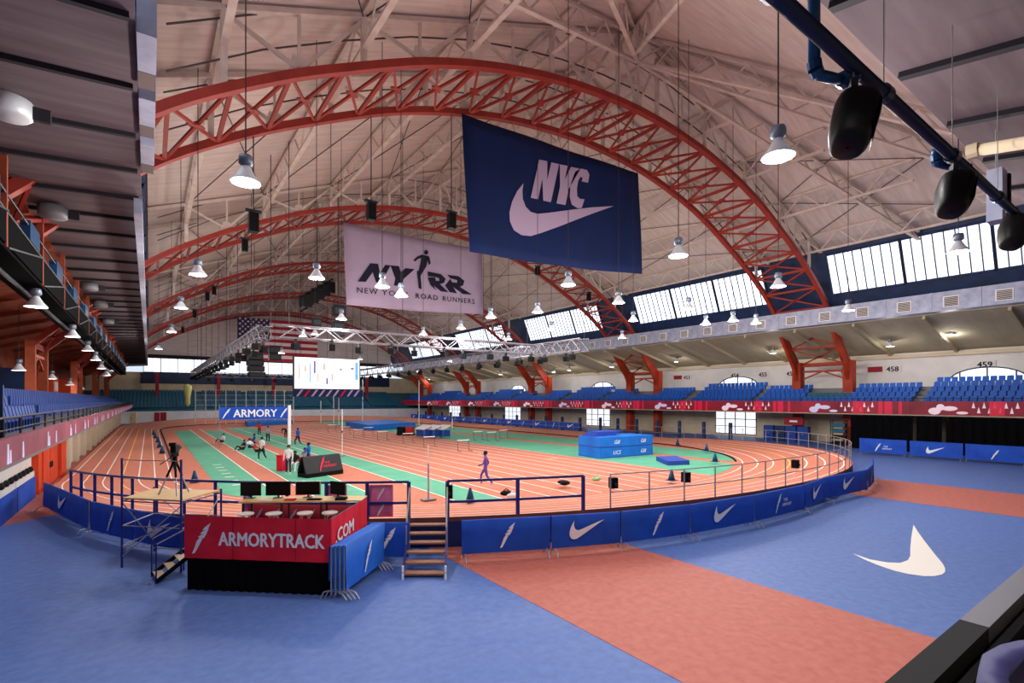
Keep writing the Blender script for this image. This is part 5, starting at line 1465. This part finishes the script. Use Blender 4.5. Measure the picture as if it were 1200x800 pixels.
# ================================================================== INFIELD EQUIPMENT
# high-jump landing mat: two stacked blocks with a folded cover
def mat_block(P0, P1, P2, z0, z1, label, m, texts=None, group=None):
    P3 = P0 + (P2 - P1)
    t = thing('landing_mat', label, 'mat', (P0 + P2) / 2 + UP * z0, group)
    c_ = (P0 + P2) / 2
    b_ = MB().prism([V((p.x, p.y, z0)) for p in (P0, P1, P2, P3)], (0, 0, z1 - z0)).build('body', m, t)
    sm = MB()
    zz = z0 + 0.03
    for a, b in ((P0, P1), (P1, P2)):
        o_ = (b - a).normalized().cross(UP) * 0.012
        sm.bar(V((a.x, a.y, zz)) + o_, V((b.x, b.y, zz)) + o_, 0.02, 0.06)
    sm.build('seam', 'mat_indigo', t)
    if texts:
        ex = (P2 - P1).normalized(); L = (P2 - P1).length
        for f_, s_ in texts: text_mb(s_, P1 + ex * L * f_ + UP * (z0 + 0.24 * (z1 - z0) + 0.05), ex, UP, 0.3, 0.01, shear=0.3, thick=0.02).build('lettering', 'white_print', b_)
    return t
a, b, c_ = G(678, 534), G(703, 538), G(765, 533)
mat_block(a, b, c_, 0.05, 0.86, 'lower bright blue landing mat block with white lettering, under the other block', 'mat_blue', ((0.3, 'UCS'), (0.8, 'Gill')))
mat_block(a, b, c_, 0.88, 1.66, 'upper bright blue landing mat block, carrying the folded indigo cover', 'mat_blue', ((0.3, 'Gill'), (0.8, 'Gill')))
cv = (a + c_) / 2
t = thing('folded_cover', 'folded indigo mat cover lying on the blue landing mat', 'cover', V((cv.x, cv.y, 1.66)))
e1 = (b - a).normalized(); e2 = (c_ - b).normalized()
for k in range(3):
    s0 = a + e1 * 0.3 + e2 * (0.2 + 0.25 * k)
    MB().prism([V((q.x, q.y, 1.66 + 0.13 * k)) for q in (s0, s0 + e2 * 2.0, s0 + e2 * 2.6 - e1 * -1.2, s0 + e1 * 1.4)], (0, 0, 0.12)).build('fold', 'mat_indigo', t)
a, b, c_ = G(769, 540), G(783, 546), G(808, 545)
mat_block(a, b, c_, 0.04, 0.34, 'flat dark blue mat lying on the green beside the black kerb', 'mat_indigo')
a, b, c_ = G(405, 500), G(432, 505), G(487, 501)
mat_block(a, b, c_, 0.05, 0.9, 'wide pole vault landing mat far down the infield', 'mat_blue')
a, b, c_ = G(287, 497), G(290, 500), G(343, 497)
mat_block(a, b, c_, 0.05, 0.7, 'long blue mat lying below the blue arch sign', 'mat_blue')
# covered benches
for k, (u0, u1) in enumerate(((487, 498), (498, 509), (509, 520))):
    a, b = G(u0, 513), G(u1, 514); e_ = (b - a).normalized(); L = (b - a).length; n_ = e_.cross(UP)
    t = thing('covered_bench', ['white-lidded blue team bench cart next to the dark red cart', 'white-lidded blue team bench cart in the middle of its row', 'white-lidded blue team bench cart next to the hurdles'][k], 'cart', (a + b) / 2)
    MB().cbox((a + b) / 2 + UP * 0.25 - n_ * 0.5, L * 0.92, 1.0, 0.75, math.atan2(e_.y, e_.x)).build('body', 'seat_deep', t)
    MB().prism([a + UP * 1.05 + n_ * 0.1, b + UP * 1.05 + n_ * 0.1, b + UP * 1.5 - n_ * 1.1, a + UP * 1.5 - n_ * 1.1], (0, 0, 0.08)).build('lid', 'cloth_white', t)
    for p in (a, b):
        q = p + ((a + b) / 2 - p) * 0.15; MB().cbox(V((q.x, q.y, 0.04)), 0.08, 0.08, 1.05).build('leg', 'mid_grey', t)
        q2 = q - n_ * 1.0; MB().cbox(V((q2.x, q2.y, 0.04)), 0.08, 0.08, 1.45).build('leg', 'mid_grey', t)
for k, (u, m_, lab) in enumerate(((470.5, 'rubber', 'black hurdle cart at the end of the cart row'), (480.5, 'cloth_red', 'dark red hurdle cart between the black cart and the white lids'))):
    p = G(u, 510)
    t = thing('hurdle_cart', lab, 'cart', p)
    MB().cbox(p + UP * 0.2, 0.75, 0.9, 0.9, 0.6).build('body', m_, t)
    for dx in (-0.35, 0.35): MB().tube(p + V((dx, -0.5, 0.18)), p + V((dx, 0.5, 0.18)), 0.15, 8).build('wheel', 'rubber', t)
    MB().path([p + V((-0.4, 0.5, 1.0)), p + V((-0.4, 0.5, 1.3)), p + V((0.4, 0.5, 1.3)), p + V((0.4, 0.5, 1.0))], 0.03, 6).build('handle', 'mid_grey', t)
# hurdles
def hurdle(p, rz, label):
    t = thing('hurdle', label, 'hurdle', (0, 0, 0), 'hurdles on the lanes')
    MB().box(-0.6, 0.6, -0.015, 0.015, 0.93, 1.0).build('top_bar', 'white', t)
    for sx in (-0.56, 0.56):
        MB().tube((sx, 0, 0.03), (sx, 0, 0.95), 0.018, 6).build('upright', 'dark_grey', t); MB().tube((sx, 0, 0.03), (sx, -0.65, 0.03), 0.018, 6).build('foot', 'dark_grey', t)
    t.location = p; t.rotation_euler = (0, 0, rz); return t
h0 = hurdle(G(543, 529) + UP * 0.05, 0.0, 'white-topped hurdle standing on the red sprint lanes')
for u, v in ((478, 519), (560, 516), (576, 517), (420, 513), (448, 516), (503, 524), (405, 509), (389, 506), (432, 510), (590, 514)):
    dup(h0, G(u, v) + UP * 0.05)
# blue cones along the inner line of the bend
cn_lab = 'small blue plastic cone on the inner line of the track'
c0 = None
for u, v in ((794, 523), (828, 531), (838, 544), (787, 567), (551, 591), (228, 566), (190, 532), (187, 525), (185, 519), (182, 514), (180, 510)):
    p = G(u, v); p.z = 0.12 if u > 400 else 0.08
    if u in (828, 838, 787): p.z = 0.2
    if c0 is None:
        c0 = thing('marker_cone', cn_lab, 'cone', p, 'blue cones on the inner line')
        MB().lathe([(0.001, 0.62), (0.05, 0.62), (0.2, 0.03), (0.001, 0.03)], p, 10).build('cone_body', 'pipe_blue', c0, True)
        MB().cbox(p, 0.48, 0.48, 0.035).build('base', 'pipe_blue', c0)
    else: dup(c0, p)
# slim pole stand on the near green strip
def pole(p, h, label, m='white', r=0.04, base=0.5, group=None):
    t = thing('pole_stand', label, 'pole', p, group)
    MB().tube(p + UP * 0.04, p + UP * h, r, 7).build('pole', m, t); MB().cbox(p, base, base * 0.7, 0.06).build('base', 'mid_grey', t)
    MB().tube(p + UP * h * 0.5, p + UP * (h * 0.5 + 0.15), r * 1.6, 7).build('clamp', 'dark_grey', t)
    return t
t = pole(G(502, 587) + UP * 0.05, 2.5, 'slim white jump standard with a mauve foot on the near green strip', 'white', 0.03, 0.6)
MB().tube(G(502, 587) + UP * 0.1, G(502, 587) + UP * 1.7, 0.05, 8).build('sleeve', 'print_mauve', t)
for u, v, vt, lab in ((530, 503, 478, 'white post beyond the bench carts'), (425, 497.5, 442, 'tall white upright behind the vault mat'), (491, 499, 446, 'tall thin upright beside the vault mat'), (397, 499, 466, 'white upright at the near edge of the vault mat'), (391, 497, 462, 'white upright between vault mat and arch sign'), (376, 496, 470, 'short white upright nearest the arch sign'), (401, 535, 480, 'thin dark-footed pole beside the sprint lanes')):
    p = G(u, v) + UP * 0.05; d = 4.6 * F / (v - V0)
    pole(p, max(0.8, 4.6 + (V0 - vt) / F * d), lab, 'white', 0.07 if d > 60 else 0.03, 0.8 if d > 60 else 0.4)
# throwing cage at the far end
t = thing('throwing_cage', 'tall cage of thin white posts and cords at the far end of the infield', 'cage', (8, 108, 0))
P0 = G(229, 497.5); P1 = G(300, 497); P2 = G(344, 496)
zc_ = 6.4
line = [P0.lerp(P1, i / 6) for i in range(7)] + [P1.lerp(P2, i / 4) for i in range(1, 5)]
for p in line: MB().tube(V((p.x, p.y, 0.03)), V((p.x, p.y, zc_)), 0.07, 6).build('post', 'wall_white', t)
for z in (0.9, 1.8, 2.7, 3.6, 4.5, 5.4, 6.35):
    MB().path([V((p.x, p.y, z)) for p in line], 0.025, 4).build('cord', 'wall_white', t)
# ARMORY arch sign
pr = G(339, 521); e_ = V((1, 0, 0))
dsg = 4.6 * F / (521 - V0)
xl = YP(257, 480, pr.y).x
t = thing('arch_sign', 'blue sign reading ARMORY between white wing marks, spanning two white posts', 'sign', V(((xl + pr.x) / 2, pr.y, 0)))
zt = YP(300, 476.5, pr.y).z; zb = YP(300, 491, pr.y).z
bd = MB().box(xl, pr.x, pr.y - 0.06, pr.y + 0.06, zb, zt).build('board', 'banner_blue', t)
for x, w_, m_ in ((xl, 0.08, 'mid_grey'), (pr.x, 0.28, 'white')): MB().cbox((x, pr.y, 0.03), w_, w_, zt + 0.1).build('post', m_, t)
text_mb('ARMORY', V(((xl + pr.x) / 2, pr.y - 0.06, zb + (zt - zb) * 0.2)), (1, 0, 0), UP, (zt - zb) * 0.6, 0.02, thick=0.02, width=(pr.x - xl) * 0.62).build('lettering', 'white_print', bd)
for f_ in (0.09, 0.91): wing(V((xl + (pr.x - xl) * f_, pr.y - 0.09, (zb + zt) / 2)), (1, 0, 0), UP, (zt - zb) * 0.9, (zt - zb) * 0.8, 0.0).build('wing_mark', 'white_print', bd)
# dark display box with red mark
A_, B_ = G(358, 561), G(401, 555); zt = 4.6 - (533 - V0) / F * (4.6 * F / (557 - V0)) 
e_ = (B_ - A_).normalized(); n_ = e_.cross(UP); L = (B_ - A_).length
t = thing('display_box', 'dark grey two-sided display box with a red wing mark and lettering on the green', 'display', (A_ + B_) / 2)
bd = MB().prism([A_ + UP * 0.25 + n_ * 0.1, B_ + UP * 0.25 + n_ * 0.1, B_ + UP * zt - n_ * 0.25, A_ + UP * zt - n_ * 0.25], -n_ * 0.12).build('front_panel', 'dark_grey', t)
MB().prism([A_ + UP * 0.25 - n_ * 0.75, B_ + UP * 0.25 - n_ * 0.75, B_ + UP * zt - n_ * 0.4, A_ + UP * zt - n_ * 0.4], -n_ * 0.1).build('rear_panel', 'rubber', t)
MB().cbox((A_ + B_) / 2 - n_ * 0.35 + UP * 0.04, L * 0.98, 1.0, 0.24, math.atan2(e_.y, e_.x)).build('base', 'black', t)
up2 = (UP * (zt - 0.25) - n_ * 0.35).normalized()
ctr = (A_ + B_) / 2 + UP * (0.25 + (zt - 0.25) / 2) - n_ * 0.06
wing(ctr - e_ * 0.15, e_, up2, 0.8, 0.9, 0.02).build('wing_mark', 'led_bright', bd)
text_mb('THE', ctr + e_ * 0.22, e_, up2, 0.14, 0.01, thick=0.02).build('lettering', 'led_bright', bd); text_mb('ARMORY', ctr + e_ * 0.38 - up2 * 0.22, e_, up2, 0.16, 0.01, thick=0.02).build('lettering', 'led_bright', bd)
# small things lying about
for u, v, m_, lab, nm in ((662, 568, 'rubber', 'dark sports shoe pair left on the track lanes', 'shoe_pair'), (699, 563, 'bottle_green', 'pale green bag lying on the track lanes', 'sports_bag'), (593, 580, 'rubber', 'dark gym bag lying on the lanes by the blue railing', 'gym_bag'), (601, 583, 'cloth_white', 'white towel beside the dark gym bag', 'towel')):
    p = G(u, v, 0.2); o_ = MB().ell(p + UP * 0.1, 0.32, 0.2, 0.12, 10, 6)
    if 'shoe' in nm: o_.ell(p + V((0.1, 0.35, 0.1)), 0.3, 0.14, 0.1, 10, 6)
    else: o_.path([p + V((-0.2, 0, 0.18)), p + V((0, 0, 0.3)), p + V((0.2, 0, 0.18))], 0.02, 5)
    tag(o_.build(nm, m_, None, True), lab, nm.replace('_', ' '))

# ================================================================== PEOPLE
def person(P, rz, pose, label, top, legs, skin='skin_a', hair='hair', sleeves=None, H=1.75, group=None):
    k = H / 1.75; sleeves = sleeves or skin
    J = {'pel': (0, 0, .95), 'sp': (0, 0, 1.15), 'ch': (0, 0, 1.36), 'nk': (0, .01, 1.5), 'hd': (0, .03, 1.62), 'ht': (0, .02, 1.72)}
    for s_, t_ in ((1, 'l'), (-1, 'r')):
        J.update({'sh' + t_: (.19 * s_, 0, 1.42), 'el' + t_: (.25 * s_, -.02, 1.13), 'wr' + t_: (.26 * s_, .07, .9), 'ha' + t_: (.26 * s_, .1, .8),
                  'hp' + t_: (.1 * s_, 0, .9), 'kn' + t_: (.11 * s_, .03, .5), 'an' + t_: (.11 * s_, 0, .09), 'to' + t_: (.13 * s_, .17, .03)})
    def setp(d): J.update(d)
    if pose == 'walk':
        setp({'knl': (.11, .25, .52), 'anl': (.11, .22, .1), 'tol': (.12, .4, .06), 'knr': (-.11, -.08, .5), 'anr': (-.11, -.36, .14), 'tor': (-.12, -.24, .03), 'ell': (.24, -.14, 1.14), 'wrl': (.24, -.02, .95), 'hal': (.24, .04, .88), 'elr': (-.24, .08, 1.14), 'wrr': (-.22, .28, 1.05), 'har': (-.2, .36, 1.05)})
    elif pose == 'arms':
        setp({'ell': (.3, .12, 1.18), 'wrl': (.14, .3, 1.24), 'hal': (.06, .34, 1.27), 'elr': (-.3, .1, 1.16), 'wrr': (-.16, .3, 1.1), 'har': (-.1, .36, 1.1)})
    elif pose == 'bend':
        setp({'sp': (0, .14, 1.1), 'ch': (0, .36, 1.15), 'nk': (0, .5, 1.12), 'hd': (0, .6, 1.08), 'ht': (0, .68, 1.02), 'shl': (.18, .4, 1.14), 'shr': (-.18, .4, 1.14), 'ell': (.2, .46, .86), 'elr': (-.2, .46, .86), 'wrl': (.16, .5, .62), 'wrr': (-.16, .5, .62), 'hal': (.15, .5, .53), 'har': (-.15, .5, .53), 'pel': (0, -.05, .93)})
    elif pose in ('sit', 'ground'):
        z0 = .5 if pose == 'sit' else .14
        dz = z0 - .95
        for q in ('pel', 'sp', 'ch', 'nk', 'hd', 'ht', 'shl', 'shr', 'ell', 'elr'): J[q] = (J[q][0], J[q][1] - (0.0 if pose == 'sit' else .1), J[q][2] + dz)
        for s_, t_ in ((1, 'l'), (-1, 'r')):
            J['hp' + t_] = (.1 * s_, .02, z0)
            if pose == 'sit':
                J['kn' + t_] = (.14 * s_, .45, z0 + .02); J['an' + t_] = (.14 * s_, .48, .09); J['to' + t_] = (.15 * s_, .64, .03)
                J['el' + t_] = (.26 * s_, .1, .74); J['wr' + t_] = (.18 * s_, .34, .64); J['ha' + t_] = (.16 * s_, .42, .6)
            else:
                J['kn' + t_] = (.2 * s_, .42, .42 if s_ > 0 else .16); J['an' + t_] = (.2 * s_, .66, .08); J['to' + t_] = (.22 * s_, .8, .05)
                J['el' + t_] = (.3 * s_, .0, .4); J['wr' + t_] = (.24 * s_, .3, .36); J['ha' + t_] = (.2 * s_, .38, .38)
    R_ = {'pel': .135, 'sp': .125, 'ch': .15, 'nk': .058, 'hd': .1, 'ht': .075}
    for t_ in 'lr': R_.update({'sh' + t_: .072, 'el' + t_: .05, 'wr' + t_: .036, 'ha' + t_: .042, 'hp' + t_: .1, 'kn' + t_: .068, 'an' + t_: .046, 'to' + t_: .038})
    E_ = [('pel', 'sp', top), ('sp', 'ch', top), ('ch', 'nk', top), ('nk', 'hd', skin), ('hd', 'ht', skin)]
    for t_ in 'lr':
        E_ += [('ch', 'sh' + t_, top), ('sh' + t_, 'el' + t_, top if sleeves == skin else sleeves), ('el' + t_, 'wr' + t_, sleeves), ('wr' + t_, 'ha' + t_, skin), ('pel', 'hp' + t_, legs), ('hp' + t_, 'kn' + t_, legs), ('kn' + t_, 'an' + t_, legs), ('an' + t_, 'to' + t_, 'cloth_white')]
    names = list(J); idx = {n: i for i, n in enumerate(names)}
    me = bpy.data.meshes.new('person_skeleton'); me.from_pydata([tuple(V(J[n]) * k) for n in names], [(idx[a], idx[b]) for a, b, _ in E_], [])
    o = bpy.data.objects.new('person_skeleton', me); COL.objects.link(o)
    md = o.modifiers.new('skin', 'SKIN'); o.modifiers.new('smooth', 'SUBSURF').levels = 1
    for n in names:
        sv = me.skin_vertices[0].data[idx[n]]; sv.radius = (R_[n] * k, R_[n] * k * (0.75 if n in ('sp', 'ch', 'pel') else 1)); sv.use_root = (n == 'pel')
    dg = bpy.context.evaluated_depsgraph_get(); dg.update()
    bm_ = bpy.data.meshes.new_from_object(o.evaluated_get(dg)); bpy.data.objects.remove(o); bpy.data.meshes.remove(me)
    bm_.name = 'body'; bm_.materials.clear()
    ms = []
    for _, _, m_ in E_:
        if m_ not in ms: ms.append(m_); bm_.materials.append(MATS[m_])
    segs = [(V(J[a]) * k, V(J[b]) * k, (R_[a] + R_[b]) / 2, ms.index(m_)) for a, b, m_ in E_]
    for f in bm_.polygons:
        c = f.center; best = 9
        for a, b, r, mi in segs:
            d = b - a; t_ = max(0, min(1, (c - a).dot(d) / d.length_squared)); e = (c - a - d * t_).length - r
            if e < best: best = e; f.material_index = mi
        f.use_smooth = True
    t = thing('person', label, 'person', (0, 0, 0), group)
    bo = bpy.data.objects.new('body', bm_); COL.objects.link(bo); bo.parent = t
    hd, ht = V(J['hd']) * k, V(J['ht']) * k
    MB().ell(hd.lerp(ht, 0.55) - V((0, .025, 0)), .105 * k, .11 * k, .105 * k, 10, 8).build('hair', hair, t, True)
    # face: nose and eyes
    ax = (ht - hd).normalized(); fw = V((0, 1, 0)) - ax * ax.y
    fw.normalize(); c = hd + fw * .1 * k
    MB().ell(c + ax * -.005, .014, .02, .022, 6, 5).build('nose', skin, t, True)
    e2 = MB()
    for s_ in (-1, 1): e2.ell(c + V((.036 * s_, 0, 0)) * k + ax * .03 - fw * .012, .012, .008, .008, 6, 4)
    e2.build('eyes', 'hair', t, True)
    t.location = P; t.rotation_euler = (0, 0, rz); return t
Z5 = UP * 0.045
person(G(338, 556) + Z5, 2.6, 'stand', 'person in white shirt and dark trousers standing beside the display box', 'cloth_white', 'cloth_navy', 'skin_a', sleeves='cloth_white')
person(G(362, 554) + Z5 + V((0.3, 1.3, 0)), 1.0, 'arms', 'person in bright blue shirt behind the dark display box', 'cloth_blue', 'cloth_black', 'skin_b', sleeves='cloth_blue')
person(G(349, 523) + Z5, 2.2, 'walk', 'person in blue shirt and black tights walking on the red runway', 'cloth_blue', 'cloth_black', 'skin_b')
person(G(335, 514) + Z5, 0.4, 'bend', 'person in black bending down beside the white sign post', 'cloth_black', 'cloth_black', 'skin_a', sleeves='cloth_black')
person(G(314, 519) + Z5, 3.0, 'stand', 'person in light grey top and black trousers standing by the group on the green', 'cloth_grey', 'cloth_black', 'skin_a', sleeves='cloth_grey')
person(G(304, 511) + Z5, 2.8, 'arms', 'person in dark red-brown top behind the group on the green', 'cloth_red', 'cloth_navy', 'skin_b')
person(G(307, 540) + Z5, 2.4, 'walk', 'person in white shirt and black shorts standing up from the seated group', 'cloth_white', 'cloth_black', 'skin_b')
person(G(285, 528) + Z5, 2.0, 'ground', 'person in navy sitting on the green at the runway side of the group', 'cloth_navy', 'cloth_black', 'skin_a')
person(G(293, 526) + Z5, 3.4, 'ground', 'person in white sitting on the green in the middle of the group', 'cloth_white', 'cloth_navy', 'skin_b')
person(G(300, 531) + Z5, 4.2, 'ground', 'person in red top sitting on the green in the group', 'cloth_red', 'cloth_black', 'skin_a')
person(G(297, 519) + Z5, 1.2, 'ground', 'person in blue top sitting on the green behind the group', 'cloth_blue', 'cloth_blue', 'skin_b')
person(G(261, 519) + Z5, 2.0, 'ground', 'person in white top and dark shorts crouching alone on the green', 'cloth_white', 'cloth_black', 'skin_a')
c1 = G(346, 552) + Z5; c2 = G(351, 550) + Z5
chair(c1, 2.6, 'dark folding chair beside the display box, seat of the person in white', 'chairs beside the display box', 'rubber', 'dark_grey')
chair(G(354, 548) + Z5 + V((0.25, 0.3, 0)), 2.6, 'dark folding chair beside the display box, seat of the person in grey', 'chairs beside the display box', 'rubber', 'dark_grey')
person(c1, 2.6, 'sit', 'person in black and white sitting on a folding chair beside the display box', 'cloth_black', 'cloth_white', 'skin_b', H=1.7)
person(G(354, 548) + Z5 + V((0.25, 0.3, 0)), 2.6, 'sit', 'person in grey sitting on a folding chair beside the display box', 'cloth_grey', 'cloth_black', 'skin_a', H=1.7)
person(G(569, 573) + UP * 0.2, 0.9, 'walk', 'runner in purple jacket crossing the lanes behind the blue railing', 'cloth_purple', 'cloth_purple', 'skin_b', sleeves='cloth_purple')
t = thing('red_crate', 'red crate standing on the green beside the person in white shirt', 'crate', G(331, 552) + Z5)
MB().cbox(G(331, 552) + Z5, 0.5, 0.5, 0.95, 0.5).build('box', 'banner_red', t); MB().cbox(G(331, 552) + Z5 + UP * 0.95, 0.56, 0.56, 0.06, 0.5).build('lid', 'banner_red', t)
